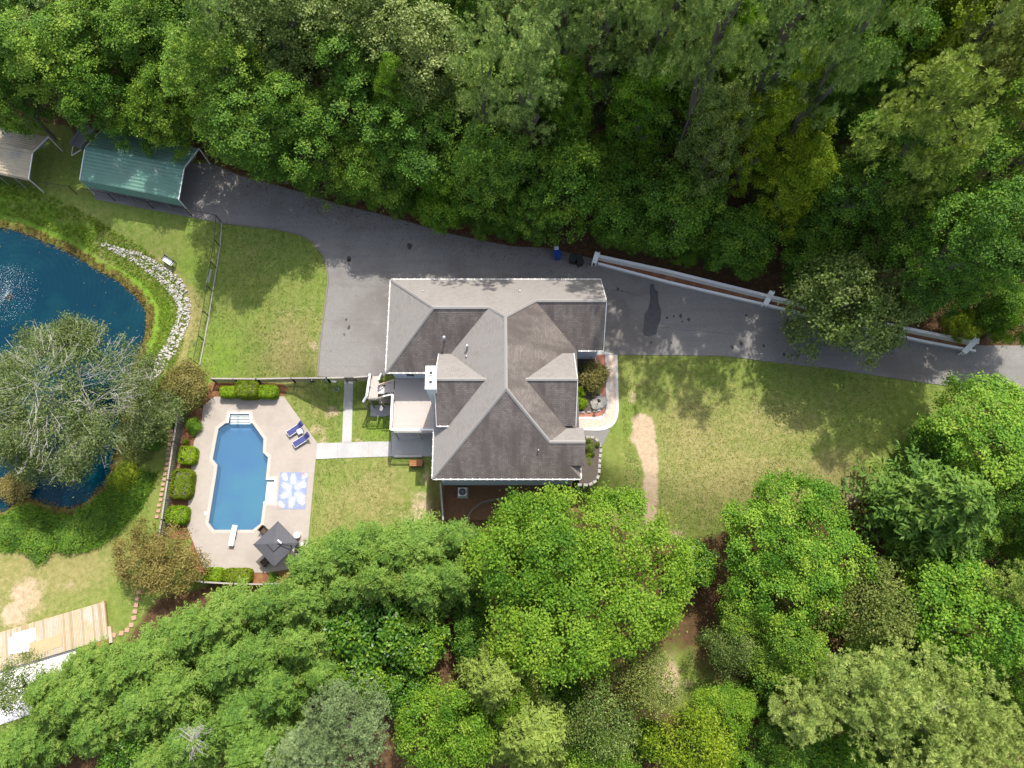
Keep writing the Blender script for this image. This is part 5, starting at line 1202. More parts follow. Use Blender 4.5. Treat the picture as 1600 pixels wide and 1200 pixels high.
# ---- woods north of the driveway: (kind, leaf, px, py, radius px, height, label)
NORTH = [
 ('broad','oak',105,105,82,19,'yellowish green broadleaf tree above the beige carport'),
 ('broad','dark',25,70,70,20,'dark broadleaf tree at the far top corner over the beige carport'),
 ('broad','dark',20,150,52,12,'low dark tree at the shaded grass by the beige carport'),
 ('fine','oak',180,60,70,20,'green tree between the top corner trees and the carport tree'),
 ('broad','dark',165,165,60,12,'dark low tree whose branches hang behind the green carport'),
 ('broad','oak',255,70,75,20,'medium green broadleaf tree high above the green carport'),
 ('fine','oak',255,175,66,15,'broadleaf tree whose foliage touches the top of the green carport'),
 ('fine','oak',345,140,80,19,'leafy green tree above the right end of the green carport'),
 ('pine','pine',345,20,52,25,'pale tufted pine rising behind the trees over the green carport'),
 ('fine','pale',450,70,85,21,'large pale topped oak at the woods edge above the west lawn'),
 ('broad','oak',400,200,80,16,'green broadleaf tree leaning over the driveway bend'),
 ('broad','dark',480,220,72,14,'shady green tree above the leaf strewn driveway verge'),
 ('fine','pale',575,60,85,22,'pale green tall oak standing left of the biggest woods crown'),
 ('fine','pale',655,115,88,21,'biggest pale crown at the woods edge, left of the tufted pines'),
 ('broad','dark',560,170,75,16,'dark green tree beneath the pale tall oaks'),
 ('broad','oak',590,265,66,11,'low green tree reaching over the driveway above the garage'),
 ('broad','dark',655,225,74,15,'dark tree beneath the biggest pale crown'),
 ('broad','lime',625,185,34,17,'small lime green crown poking through beneath the biggest pale crown'),
 ('fine','lime',690,310,48,9,'small lime tinged tree at the verge above the garage roof'),
 ('pine','pine',755,140,48,23,'narrow pale pine, left one of the close pair over the garage'),
 ('pine','pine',825,150,58,23,'wide pale pine, right one of the close pair over the garage'),
 ('broad','dark',770,270,66,14,'dark green tree below the close pair of pale pines'),
 ('fine','dark',830,330,48,10,'low dark tree overhanging the verge left of the blue bin'),
 ('broad','dark',730,40,60,20,'dark broadleaf tree behind the close pair of pale pines'),
 ('pine','pine',880,25,58,26,'tall pine with bare twigs at the top edge, first of the tall pine row'),
 ('pine','pine',945,45,62,26,'tall greyish pine beside the one with bare twigs'),
 ('pinebig','pine',1040,40,80,27,'broad topped tall pine in the middle of the tall pine row'),
 ('pine','pine',1130,40,62,26,'tall pine at the far end of the tall pine row'),
 ('broad','lime',890,180,48,18,'bright lime green maple right of the wide pale pine'),
 ('broad','lime',1000,195,58,17,'lime green tree in the middle of the woods beneath the tall pine row'),
 ('broad','lime',1110,150,46,18,'vivid green tree beneath the last tall pine'),
 ('broad','dark',890,285,76,13,'dark green tree above the black bin and white planter'),
 ('broad','dark',975,320,66,11,'dark green low tree hanging over the start of the white planter'),
 ('broad','dark',1060,330,74,12,'dark green tree over the middle of the white planter'),
 ('fine','pale',1105,250,50,17,'silvery green tree between lime and yellow crowns'),
 ('broad','yellow',1180,230,50,17,'yellow green crown right of the silvery tree'),
 ('broad','yellow',1235,295,56,14,'yellow green low crown above the planter cross piece'),
 ('broad','dark',1150,370,62,9,'low dark tree hanging over the planter cross piece'),
 ('pine','pine',1225,55,62,26,'soft greyish pine right of the tall pine row'),
 ('pinebig','pine',1310,90,72,25,'big drooping soft pine left of the olive crowns'),
 ('broad','dark',1250,170,56,19,'dark gap filling tree below the soft greyish pine'),
 ('broad','yellow',1420,50,84,22,'yellow tinged broadleaf tree at the top edge left of the olive crowns'),
 ('pine','pineb',1555,30,60,24,'bright pine in the top corner above the olive crowns'),
 ('airy','olive',1540,130,82,21,'olive cream flowering chestnut crown near the picture edge'),
 ('airy','olive',1500,190,56,18,'smaller olive crown below the flowering chestnut'),
 ('pinebig','cedar',1415,240,88,19,'spreading light green pine with a leaning visible trunk'),
 ('broad','oak',1560,275,80,20.5,'fresh green crown at the picture edge under the olive crowns'),
 ('broad','dark',1330,170,56,17,'dark tree left above the spreading pine'),
 ('broad','oak',1275,380,58,9,'green low tree between yellow crown and the driveway tree'),
 ('fine','olive',1350,395,40,10,'small tree with peach blossom tips above the driveway tree'),
 ('broad','dark',1420,350,70,13.5,'dark crown below the spreading light green pine'),
 ('broad','dark',1335,300,66,15.2,'tall dark tree between the spreading pine and the yellow crowns'),
 ('broad','dark',1490,390,80,18.5,'large dark crown right of the driveway tree'),
 ('broad','oak',1565,395,70,16.5,'green crown at the picture edge right of the large dark crown'),
 ('broad','dark',1460,460,50,9,'low dark tree behind the far end of the planter'),
 ('fine','pale',1338,468,116,12,'large pale green tree spreading over the driveway and white planter'),
 ('broad','yellow',1505,520,30,5,'small yellow green tree leaning over the planter far end'),
 ('broad','lime',1585,500,44,8,'lime green low tree at the picture edge near the sunlit road'),
 ('broad','dark',1545,470,46,8,'dark low tree behind the planter far end, near the picture edge'),
]
nm_of = {'pine': 'pine_tree', 'pinebig': 'pine_tree', 'pinelow': 'pine_tree', 'feather': 'cypress_tree', 'hemlock': 'hemlock_tree', 'magn': 'magnolia_tree'}
DRV = DRIVE
def in_drive(x, y): return bool(sdist(np.array([x]), np.array([y]), DRV)[0] > -0.5)
for pr_, lf_, x, y, r, h, lab in NORTH:
    fr = .68 if pr_.startswith('pine') else .56
    if h >= 13 and not lab.startswith('large pale green tree'): h *= .80 if x < 300 else 1.03 if x < 480 else (1.0 if x < 960 else (1.12 if x < 1080 else 1.32))
    p, R = place(x, y, r, h, fr)
    if not lab.startswith('large pale green tree spreading'):
        k = 0
        while in_drive(p.x, p.y) and p.y > 22 and k < 40: p.y += .25; k += 1
    tree(nm_of.get(pr_, 'broadleaf_tree'), pr_, lf_, p, R, h, lab, 'trees of the woods north of the driveway', low=(.02 if h < 15 else None))
for i_, (x, y, r) in enumerate([(545,310,26),(585,322,28),(628,334,26),(672,345,28),(712,352,26),(752,362,28),(792,366,26),(835,378,30),(945,385,24),(985,392,26),(1030,402,26),(1078,412,28),(1120,420,26),(1165,432,28),(1250,455,24),(1395,505,26),(1560,525,30),(420,268,24),(470,284,24),(385,262,20)]):
    p, R = place(x, y, r, 3.6, .5); k = 0
    while sdist(np.array([p.x]), np.array([p.y]), DRV)[0] > -.9 and k < 30: p.y += .15; k += 1
    if x > 925: p.y += 1.3
    wh = ['at the leaf strewn verge nearest the west lawn', 'first of the verge above the driveway bend', 'second of the verge above the driveway bend', 'overhanging the drive above the roof corner', 'above the west half of the garage roof', 'between pines and garage roof', 'above the middle of the garage roof', 'nearest to the blue bin', 'behind the start of the white planter', 'second along the white planter', 'third along the white planter', 'fourth along the white planter', 'fifth along the white planter', 'just before the planter cross piece', 'just past the planter cross piece', 'hidden beside the driveway tree', 'at the far planter end', 'above the driveway near the green carport', 'on the verge facing the west lawn', 'closest to the green carport opening'][i_]
    tree('bush', 'broad', ('dark', 'oak', 'dark', 'lime')[i_ % 4], p, R, 3.9, ('dark', 'green', 'dark', 'lime green')[i_ % 4] + ' leafy bush ' + wh, 'verge bushes', cat='bush', low=-.1)
# filler trees deeper in the same woods
NF = pts([(-300,120),(60,190),(300,228),(480,285),(600,318),(860,365),(930,380),(1230,446),(1440,505),(1600,528),(1900,545)], 0)
edge = sorted([(p.x, p.y) for p in NF]); ex_ = np.array([e[0] for e in edge]); ey_ = np.array([e[1] for e in edge])
rf = random.Random(21); tries = 0; nfill = 0
NMAN = len(BASES)
while tries < 6000 and nfill < 150:
    tries += 1; x, y = rf.uniform(-54, 54), rf.uniform(24, 64)
    ye_ = float(np.interp(x, ex_, ey_)) + 3.0
    if y < ye_ or (x > 38 and y < 46): continue
    if min((x - a)**2 + (y - b)**2 for a, b in BASES) < (3.2 if x > 8 else 3.6)**2: continue
    h = rf.uniform(13, 16) if y - ye_ < 4 else rf.uniform(17, 21) if -14 < x < 9 else rf.uniform(12.5, 15) if x < -22 else rf.uniform(20, 23) if x < 0 else rf.uniform(26, 30); nfill += 1
    h = min([h] + [hh * .92 for (a, b), hh in zip(BASES[:NMAN], HTS) if (x - a)**2 + (y - b)**2 < 52 and hh > 8])
    kd, lf_, lb = rf.choice([('broad','dark','dark green broadleaf tree in the woods between taller crowns'), ('broad','oak','mid green broadleaf tree in the woods between taller crowns'), ('pine','pine','greyish pine in the woods between broadleaf crowns'), ('broad','dark','dark green broadleaf tree in the woods between taller crowns')])
    zx = 'behind the green carport' if x < -24 else 'above the west lawn bend' if x < -12 else 'above the garage roof' if x < 6 else 'above the white planter' if x < 24 else 'beyond the driveway tree'; lb += ' ' + zx
    tree(nm_of.get(kd, 'broadleaf_tree'), kd, lf_, Vector((x, y, tz(x, y))), rf.uniform(3.4, 4.8), h, lb, lb, low=.1)
# ---- trees south and east of the house
SOUTH = [
 ('big','lime',905,900,176,13,'biggest bright green spreading tree below the house'),
 ('fine','lime',820,830,60,9,'bright green bough tree reaching the house wall by the fan unit'),
 ('round','round',1236,862,132,11,'neat dome shaped green tree on the front lawn edge'),
 ('hemlock','feather',1468,790,104,13,'feathery light green hemlock right of the dome shaped tree'),
 ('fine','round',1540,672,100,8.5,'leafy green tree by the sunlit driveway end'),
 ('broad','dark',1420,840,46,7,'dark low tree in the shade under the feathery hemlock'),
 ('broad','dark',1590,800,62,10,'dark broadleaf tree at the picture edge below the driveway end tree'),
 ('magn','magn',1085,882,42,5,'small dark glossy tree left of the dome shaped tree'),
 ('broad','oak',1155,960,52,7,'shaded green tree just below the dome shaped tree'),
 ('airy','pale',1140,1020,44,8,'bluish green small tree right of the brown clearing'),
 ('fine','oak',1225,1025,70,9,'mid green tree between the bluish tree and the olive tree'),
 ('airy','olive',1350,955,76,11,'olive green loose crown below the dome shaped tree'),
 ('fine','round',1500,960,104,12,'large mid green crown below the feathery hemlock'),
 ('pine','cedar',1582,930,50,13,'light pine at the picture edge beside the large mid green crown'),
 ('broad','lime',1440,905,40,8,'bright green crown under the feathery hemlock tips'),
 ('pinelow','pineb',1430,1110,128,15,'largest pale yellow green pine in the lower corner'),
 ('pinelow','pineb',1530,1170,90,14,'pale pine in the very corner below the largest pale pine'),
 ('pine','pineb',1335,1075,64,14,'pale pine just left of the largest pale pine'),
 ('pine','pineb',1245,1110,48,12,'thin pale pine with bare twigs left of the pale pine group'),
 ('broad','lime',1125,1120,56,7,'fresh green low tree below the brown clearing'),
 ('airy','yellow',1085,1185,76,10,'yellow green tree at the bottom edge below the clearing'),
 ('broad','dark',1210,1180,56,8,'dark tree at the bottom edge beside the thin pale pine'),
 ('fine','oak',1590,1080,56,10,'green crown at the picture edge beside the corner pines'),
 ('hemlock','cedar',775,1065,72,12,'light olive feathery tree below the biggest bright green tree'),
 ('hemlock','cedar',830,1150,84,12,'olive feathery tree at the bottom edge near its twin above'),
 ('fine','lime',700,1140,84,10,'lime green tree at the bottom edge left of the feathery olive pair'),
 ('broad','lime',790,1090,40,9,'small lime crown wedged between the feathery olive pair'),
 ('airy','pale',930,1140,66,10,'grey green thin crowned tree right of the feathery olive pair'),
 ('airy','olive',1000,1070,56,9,'dull olive tree left of the brown clearing'),
 ('broad','lime',935,1185,60,8,'fresh green tree at the bottom edge left of the clearing'),
 ('magn','magn',580,985,74,8,'glossy dark magnolia standing among feathery cypresses'),
 ('magn','magn',655,1000,56,7,'bronze tinged magnolia right of the bigger glossy magnolia'),
 ('magn','magn',560,1060,56,7,'glossy magnolia below the bigger glossy magnolia'),
 ('magn','magn',640,1080,50,6,'dark magnolia at the lower end of the magnolia group'),
 ('pinelow','blue',545,1135,78,12,'bluish pale pine at the bottom edge below the magnolias'),
 ('pine','blue',480,1175,52,10,'bluish pale pine left of its larger twin at the bottom edge'),
 ('magn','magn',205,1175,48,6,'glossy dark tree at the bottom edge in the lower corner'),
 ('airy','pale',30,1075,48,7,'sparse pinkish grey tree over the pale terrace'),
]
TILTS = {}
for pr_, lf_, x, y, r, h, lab in SOUTH:
    p, R = place(x, y, r, h, .68 if pr_.startswith('pine') else .55); tree(nm_of.get(pr_, 'broadleaf_tree'), pr_, lf_, p, R, h, lab, 'trees south of the house')
CYP = [(484,893,42,8,'closest to the umbrella'),(520,880,44,9,'second from the umbrella along the lawn edge'),(560,868,44,9,'at the middle of the lawn edge'),(612,866,44,9,'below the sandy lawn corner'),(660,858,44,9,'left of the bough by the fan unit'),(712,848,38,8,'nearest to the grey board fence'),(480,935,46,10,'in the second rank below the umbrella one'),(540,925,46,10,'in the second rank, above the magnolia'),(600,915,44,10,'in the second rank, above and right of the magnolia'),(665,915,46,10,'in the second rank beside the biggest bright tree'),(715,905,40,9,'touching the biggest bright green tree'),(408,955,44,9,'below the pool bottom fence end'),(352,968,42,8,'below the clipped hedges at the pool bottom'),(300,995,44,8,'below the bronze shrub shade'),(245,1020,44,8,'right of the pink stepping stones'),(195,1050,42,8,'below the timber platform step'),(150,1080,42,8,'beside the pale terrace'),(100,1110,42,8,'at the low end of the row by the corner'),(420,1020,48,10,'in the second rank, left of the magnolia'),(350,1045,48,10,'in the second rank below the hedges'),(285,1075,48,9,'in the second rank, lower left'),(225,1110,46,9,'in the second rank near the bottom edge'),(160,1140,42,8,'in the second rank by the corner'),(470,1000,46,10,'between two ranks, left of the magnolia'),(380,1110,50,9,'in the lowest rank left of the bluish pines'),(310,1150,50,9,'in the lowest rank near the grey dead twigs'),(440,1080,46,9,'in the lowest rank above the bluish pines'),(500,1050,44,9,'in the lowest rank beside the lower magnolia'),(415,1170,48,9,'at the bottom edge left of the bluish pines'),(260,1185,46,8,'at the bottom edge in the lower corner'),(98,1070,36,7,'covering the terrace edge'),(138,1042,32,7,'against the timber platform step'),(20,1175,40,7,'under the picture corner'),(60,1150,40,7,'in the very corner below the sparse tree')]
for x, y, r, h, w_ in CYP:
    if w_.startswith(('closest', 'second from the')): x += 4; y += 4
    x += random.uniform(-9, 9); y += random.uniform(-10, 10); r *= random.uniform(.9, 1.25)
    p, R = place(x, y, r, h, .6); tree('cypress_tree', 'feather', 'feather', p, R * 1.2, h * random.uniform(.85, 1.12), 'feathery green cypress ' + w_, 'feathery cypress row below the lawn')
# bushes inside the woods floor south, to close the gaps
for x, y, r, lab in ((1395,960,36,'dark bush under the olive crown'),(1180,1085,36,'dark bush between fresh green low tree and thin pine'),(1290,1050,36,'dark bush in front of the pale pine group'),(640,1030,36,'dark bush beneath the magnolias'),(880,1080,40,'dark bush beneath the biggest bright green tree'),(745,1010,40,'dark bush between the cypress row and the biggest tree'),(738,960,40,'dark bush in the gap left of the biggest tree'),(1440,690,34,'dark bush at the lawn edge by the driveway end tree'),(1470,730,36,'dark bush between the driveway end tree and the feathery hemlock'),(1010,1150,36,'dark bush near the bottom edge left of the clearing')):
    p, R = place(x, y, r, 4, .5); tree('bush', 'magn', 'dark', p, R, 4.5, lab, 'bushes under the south trees', cat='bush')
SFP = pts([(1100,900),(1180,990),(1390,990),(1390,850),(1600,700),(1760,760),(1760,1300),(1010,1300),(1060,1110),(1130,1090)], -1.8)
sx0, sx1 = min(p.x for p in SFP), max(p.x for p in SFP); sy0, sy1 = min(p.y for p in SFP), max(p.y for p in SFP); tries = ns = 0
while tries < 3000 and ns < 34:
    tries += 1; x, y = rf.uniform(sx0, sx1), rf.uniform(sy0, sy1)
    if not inside(np.array([x]), np.array([y]), SFP)[0] or min((x - a)**2 + (y - b)**2 for a, b in BASES) < 3.0**2: continue
    ns += 1; kd, lf_, lb = rf.choice([('broad','dark','dark green understory tree'), ('broad','oak','mid green understory tree'), ('fine','round','leafy green understory tree')])
    lb += ' ' + ('under the pale pine group' if y < 3 and x < 33 else 'near the feathery hemlock' if y > 8 else 'between the brown clearing and picture edge')
    tree('broadleaf_tree', kd, lf_, Vector((x, y, tz(x, y))), rf.uniform(2.4, 3.4), rf.uniform(5, 8), lb, lb)
# ---- willow by the pond: pale limbs show through thin leaves
def willow():
    p, R = place(82, 614, 134, 12, .74); t = thing('willow_tree', 'wide grey limbed willow spreading over the blue pond', 'tree', p)
    r = random.Random(9); limbs = MB(); tips = []
    def grow(a, d, L, w, lev):
        n = 3; q = a
        for i in range(n):
            e = q + d * (L / n); limbs.bar(q, e, (w * (1 - i / n * .4), w * (1 - (i + 1) / n * .4)), n=5 if lev < 3 else 4); q = e
            d = (d + Vector((r.gauss(0, .16), r.gauss(0, .16), r.gauss(0, .08) - .02))).normalized()
            if lev >= 1: tips.append((q.copy(), d.copy(), lev))
        if lev < 5:
            for k in range(3 if lev < 4 else 2):
                dd = (d + Vector((r.gauss(0, .55), r.gauss(0, .55), r.gauss(.10, .22)))).normalized(); dd.z = max(-.25, min(.65, dd.z)); grow(q, dd.normalized(), L * r.uniform(.55, .8), w * .58, lev + 1)
    limbs.bar((0, 0, -.2), (0, 0, 2.6), (.34, .2), n=9)
    for k in range(13):
        a = k * 2 * math.pi / 13 + r.uniform(-.25, .25); grow(Vector((0, 0, r.uniform(1.6, 2.5))), Vector((math.cos(a), math.sin(a), r.uniform(.28, .75))).normalized(), R * .40, .07, 0 if k % 2 else 1)
    vs = np.array(limbs.v); rr = np.hypot(vs[:, 0], vs[:, 1]); print('willow', R, rr.max(), len(tips), vs[:, 2].max())
    k = R * 1.08 / np.percentile(rr, 99); kz = 11.6 / vs[:, 2].max(); sc = np.array([k, k, kz]); limbs.v = [tuple(x) for x in vs * sc]
    limbs.build('trunk', 'grey_bark', t)
    C = np.array([q[0][:] for q in tips]) * sc; n = len(C); per = max(6, int(70000 / n)); idx = np.repeat(np.arange(n), per); g = rng.normal(0, 1, (len(idx), 3)) * np.array([.40, .40, .24])
    off = np.array([0, 0, -.16])
    v = leaf_quads(C[idx] + g + off, rng.normal(size=(len(idx), 3)) * .7 + np.array([0, 0, .5]), .22, .08, np.clip(np.repeat(rng.normal(.5, .15, n), per) + rng.normal(0, .12, len(idx)), 0, 1))
    m = 1500; a = rng.uniform(0, 6.28, m); rr_ = R * np.sqrt(rng.random(m)) * .98; lump = np.sin(a * 5 + rr_) * .5 + np.sin(a * 9 - rr_ * 1.7) * .4; kp = lump + rng.normal(0, .35, m) > -.25; a, rr_ = a[kp], rr_[kp]
    C2 = np.stack([rr_ * np.cos(a), rr_ * np.sin(a), 11.0 - 4.2 * (rr_ / R)**2 + rng.normal(0, .45, len(a))], 1); i2 = np.repeat(np.arange(len(C2)), 20)
    v2 = leaf_quads(C2[i2] + rng.normal(0, 1, (len(i2), 3)) * np.array([.30, .30, .18]), rng.normal(size=(len(i2), 3)) * .6 + np.array([0, 0, .6]), .22, .08, np.clip(np.repeat(rng.normal(.55, .16, len(C2)), 20) + rng.normal(0, .12, len(i2)), 0, 1))
    v = join_np([v, v2]); link('leaves', np_mesh('leaves', *v), t, LM['willow'])
    tw = MB(); r2 = random.Random(4)
    for q in range(260):
        c = Vector(C2[r2.randrange(len(C2))]); d = Vector((c.x, c.y, 0)).normalized() * r2.uniform(.9, 1.9) + Vector((r2.gauss(0, .3), r2.gauss(0, .3), .25)); b0 = c - d * .7 + Vector((0, 0, .12)); e0 = c + d * .5 + Vector((0, 0, .22)); tw.bar(b0, e0, (.024, .009), n=4)
        for z in range(2): f = b0.lerp(e0, r2.uniform(.3, .9)); tw.bar(f, f + Vector((r2.gauss(0, .4), r2.gauss(0, .4), .1)), (.018, .007), n=4)
    tag(tw.build('twigs', 'grey_bark', t), kind='stuff')
willow()
# dead grey twigs among the cypresses, and bare limbs in the pines
def twigs(px, py, h, label, size=1.3, n=16):
    p, _ = place(px, py, 10, h, 1.0); t = thing('dead_tree', label, 'dead tree', p); mb = MB(); r = random.Random(int(px)); mb.bar((0, 0, 0), (0, 0, h * .9), (.12, .06), n=6)
    for i in range(n):
        a = r.uniform(0, 6.28); z = h * r.uniform(.72, .95); d = Vector((math.cos(a), math.sin(a), r.uniform(.1, .7))); e = Vector((0, 0, z)) + d * size * r.uniform(.6, 1.3); mb.bar((0, 0, z), e, (.018, .007), n=4)
        for k in range(3): f = Vector((0, 0, z)).lerp(e, r.uniform(.4, .95)); mb.bar(f, f + Vector((r.gauss(0, .35), r.gauss(0, .35), r.uniform(0, .4))), (.010, .005), n=4)
    mb.build('bare_limbs', 'grey_bark', t)
twigs(292, 1160, 9.2, 'grey bare twigs standing among the cypresses near the bottom edge', 1.1, 44)
twigs(1490, 1105, 13.6, 'pale bare branches showing through the largest pale pine', .8, 14)
def leaning():
    a, b = at(1345, 302, 8), at(1402, 256, 15); t = thing('leaning_trunk', 'bare leaning trunk under the spreading light green pine', 'tree trunk', (a.x, a.y, 0)); mb = MB(); o = Vector((a.x, a.y, 0)); mb.bar((0, 0, 0), a - o, (.34, .27), n=8).bar(a - o, b - o, (.27, .16), n=8)
    for k in range(5): q = (a - o).lerp(b - o, .4 + .12 * k); mb.bar(q, q + Vector((random.uniform(-1.6, 1.6), random.uniform(-1.2, 1.2), 1.0)), (.07, .03), n=5)
    mb.build('trunk', 'grey_bark', t)
leaning()
# ------------------------------------------------------------------ shrubs and hedges
def shrub(name, leaf, px, py, r, h, label, cat='shrub', fine=False):
    p, R = place(px, py, r, h, .55); return tree(name, 'shrub', leaf, p, R, h, label, cat=cat)
def bronze(px, py, rpx, h, label, seed, leaf='bronze'):
    p, R = place(px, py, rpx, h, .55); t = thing('bronze_shrub', label, 'shrub', p)
    v, f, tt = broad(seed, R=R, RZ=h * .5, lobes=26, perlobe=24, leaves=46, L=.15, Wd=.11, lr=(.24, .36), cl=.40, zmin=-.4)
    c = link('crown', np_mesh('crown', v, f, tt), t, LM[leaf]); c.location = (0, 0, h * .5)
    tr = link('stem', TR[0], t); tr.scale = (.5, .5, h * .45)
bronze(290, 602, 41, 3.6, 'smaller bronze leaved shrub at the top corner of the pool fence', 5, 'bronzegreen')
bronze(251, 872, 68, 4.2, 'larger bronze leaved shrub at the bottom corner of the pool fence', 6)
bronze(926, 588, 20, 1.7, 'small round bronze shrub in the entrance planting bed', 8, 'bronzegreen')
shrub('leafy_shrub', 'shrub', 303, 664, 14, 1.2, 'leafy green and cream shrub inside the left pool fence')
shrub('leafy_shrub', 'hedge', 290, 690, 5, .6, 'tiny bright green shrub above the left hedges')
shrub('leafy_shrub', 'hedge', 908, 612, 9, 1.0, 'green shrub against the house beside the bronze one')
shrub('leafy_shrub', 'hedge', 908, 630, 10, 1.0, 'green shrub against the house near the entrance path')
shrub('leafy_shrub', 'shrub', 913, 748, 11, 1.2, 'bright green shrub in the raised planter bottom corner')
shrub('leafy_shrub', 'olive', 922, 700, 8, .8, 'olive green shrub at the top of the raised planter')
shrub('leafy_shrub', 'hedge2', 921, 722, 8, .8, 'green shrub in the middle of the raised planter')
shrub('leafy_shrub', 'olive', 933, 695, 5, .5, 'small yellowish shrub on the raised planter rim')
for x, y, r, lf, lb in ((921,689,6,'olive','yellow green shrub at the rim nearest the dark path'),(921,711,6,'hedge','small green shrub next to the middle planter shrub'),(919,733,7,'shrub','green shrub against the wall in the raised planter'),(926,709,4,'olive','tiny olive shrub on the planter soil'),(931,745,5,'hedge2','small green tuft at the planter curve')):
    shrub('leafy_shrub', lf, x, y, r, .6, lb)
shrub('dark_shrub', 'dark', 270, 660, 7, 1.0, 'small dark shrub outside the left pool fence')
shrub('leafy_shrub', 'shrub', 425, 902, 9, .7, 'low green shrub in the mulch at the pool bottom')
def hedge(x0, y0, x1, y1, h, leaf, label):
    c = at((x0 + x1) / 2, (y0 + y1) / 2, LOW + h); k = pxm(c); w, d = (x1 - x0) / k, (y1 - y0 - h * 5.0) / k / .96; d = max(d, .9)
    cy = c.y; t = thing('clipped_hedge', label, 'hedge', (c.x, cy, LOW)); r = np.random.default_rng(int(x0 * 7 + y0))
    rr = min(w, d) * .3
    def surf(P):      # rounded box projection
        q = np.clip(P, [-(w/2 - rr), -(d/2 - rr), .1], [w/2 - rr, d/2 - rr, h - .22]); dd = P - q; l = np.linalg.norm(dd, axis=1, keepdims=True) + 1e-6
        s = np.array([rr, rr, .22]); return q + dd / l * s, unit(dd / l)
    n = int((w * d + 2 * h * (w + d)) * 620); face = r.random(n); P = np.stack([r.uniform(-w/2, w/2, n), r.uniform(-d/2, d/2, n), r.uniform(.1, h, n)], 1)
    at_, as_ = w * d, h * (w + d) * 2; top = face < at_ / (at_ + as_); P[top, 2] = h
    sx = ~top & (r.random(n) < d / (w + d)); P[sx, 0] = np.where(r.random(sx.sum()) < .5, -w/2, w/2); sy = ~top & ~sx; P[sy, 1] = np.where(r.random(sy.sum()) < .5, -d/2, d/2)
    Q, N = surf(P); Q += r.normal(0, .028, Q.shape); Q[:, 2] += .04 * np.sin(Q[:, 0] * 5 + x0) * np.sin(Q[:, 1] * 4)
    lum = .5 + .12 * np.sin(Q[:, 0] * 7 + y0) * np.sin(Q[:, 1] * 6 + x0)
    v = leaf_quads(Q, N * .8 + r.normal(size=N.shape) * .5, .105, .075, np.clip(r.normal(0, .16, n) + lum, 0, 1), r=r)
    link('leaves', np_mesh('leaves', *v), t, LM[leaf])
    MB().box((0, 0, h / 2 - .1), (w - .4, d - .4, h - .3), bev=.15).build('branches', 'bark', t)
hedge(342,600,369.5,621,1.1,'hedge','bright clipped hedge on the left of the darker square hedge')
hedge(366,590,400,622,1.75,'hedge2','darker taller square hedge between two bright ones')
hedge(402,598,431,622,1.2,'hedge','bright clipped hedge on the right of the darker square hedge')
hedge(278,694,303,726,1.2,'hedge','upper clipped hedge on the pond side of the pool')
hedge(266,730,297,780,1.25,'hedge2','long middle clipped hedge on the pond side of the pool')
hedge(258.5,788,290,820,1.15,'hedge','lower clipped hedge next to the big bronze shrub')
hedge(318,885,345,911,1.1,'hedge','bright clipped hedge at the pool bottom by the bronze shrub')
hedge(349,886,390,912,1.1,'hedge2','longer clipped hedge at the pool bottom')
hedge(232,640,232.5,640.5,.01,'hedge2','x') if False else None
# ------------------------------------------------------------------ weeds round the pond, fallen leaves, grass tufts
def tufts(name, label, leaf, n, sampler, hh, ww, cat):
    P = sampler(n); n = len(P); m = 7; idx = np.repeat(np.arange(n), m); a = rng.uniform(0, 6.28, len(idx)); ln = rng.uniform(.1, .55, len(idx))
    H = hh * rng.uniform(.5, 1.2, len(idx)); b = P[idx] + np.stack([np.cos(a), np.sin(a), a * 0], 1) * .05; tip = b + np.stack([np.cos(a) * ln * hh * 2.2, np.sin(a) * ln * hh * 2.2, H * .8], 1)
    s = np.stack([-np.sin(a), np.cos(a), a * 0], 1) * ww; v = np.stack([b - s, b + s, tip + s * .3, tip - s * .3], 1).reshape(-1, 3)
    t = np.clip(np.repeat(rng.normal(.5, .2, n), m) + rng.normal(0, .1, len(idx)), 0, 1)
    tag(link(name, np_mesh(name, v, np.arange(len(v)).reshape(-1, 4), np.repeat(t, 4)), None, LM[leaf]), label, cat, kind='stuff')
def pond_band(lo, hi, keep=lambda x, y: True):
    def f(n):
        c0, c1 = at(-80, 340, LOW), at(260, 860, LOW); X = rng.uniform(c0.x - 4, c1.x, n * 8); Y = rng.uniform(c1.y, c0.y + 3, n * 8); d = -sdist(X, Y, POND); k = (d > lo) & (d < hi) & keep(X, Y)
        X, Y = X[k][:n], Y[k][:n]; return np.stack([X, Y, terr(X, Y) - .03], 1)
    return f
ymid = at(0, 640, LOW).y
tufts('bank_grass', 'lush green grass growing along the pond bank', 'reed', 7000, pond_band(1.0, 3.8, lambda x, y: y > ymid - 2), .16, .03, 'grass')
tufts('pond_weed', 'brown weeds along the waterline of the pond', 'brownweed', 2600, pond_band(-.5, .55), .26, .03, 'weeds')
tufts('bank_scrub', 'dark green scrub on the shaded pond bank below the willow', 'dark', 4200, pond_band(.4, 4.2, lambda x, y: y < ymid - 6), .42, .05, 'weeds')
NB = [0]
for x, y, r, h, lf_, lab in ((20,760,26,1.0,'bronze','brownish scrub bush at the picture edge below the willow'),(60,845,30,.9,'dark','green scrub clump on the bank below the pond tip'),(110,835,30,.9,'dark','green scrub clump at the lowest tip of the pond'),(150,815,26,.9,'dark','dark scrub clump right of the pond tip'),(215,700,26,.8,'olive','olive weedy clump between willow and pool fence'),(195,745,24,.9,'yellow','yellowish weedy clump in the willow shade'),(240,690,16,.8,'shrub','green weedy clump beside the row of pink bricks'),(20,830,24,.9,'dark','green scrub clump by the picture edge on the pond bank')):
    shrub('scrub_bush', lf_, x, y, r, h, lab, 'bush')
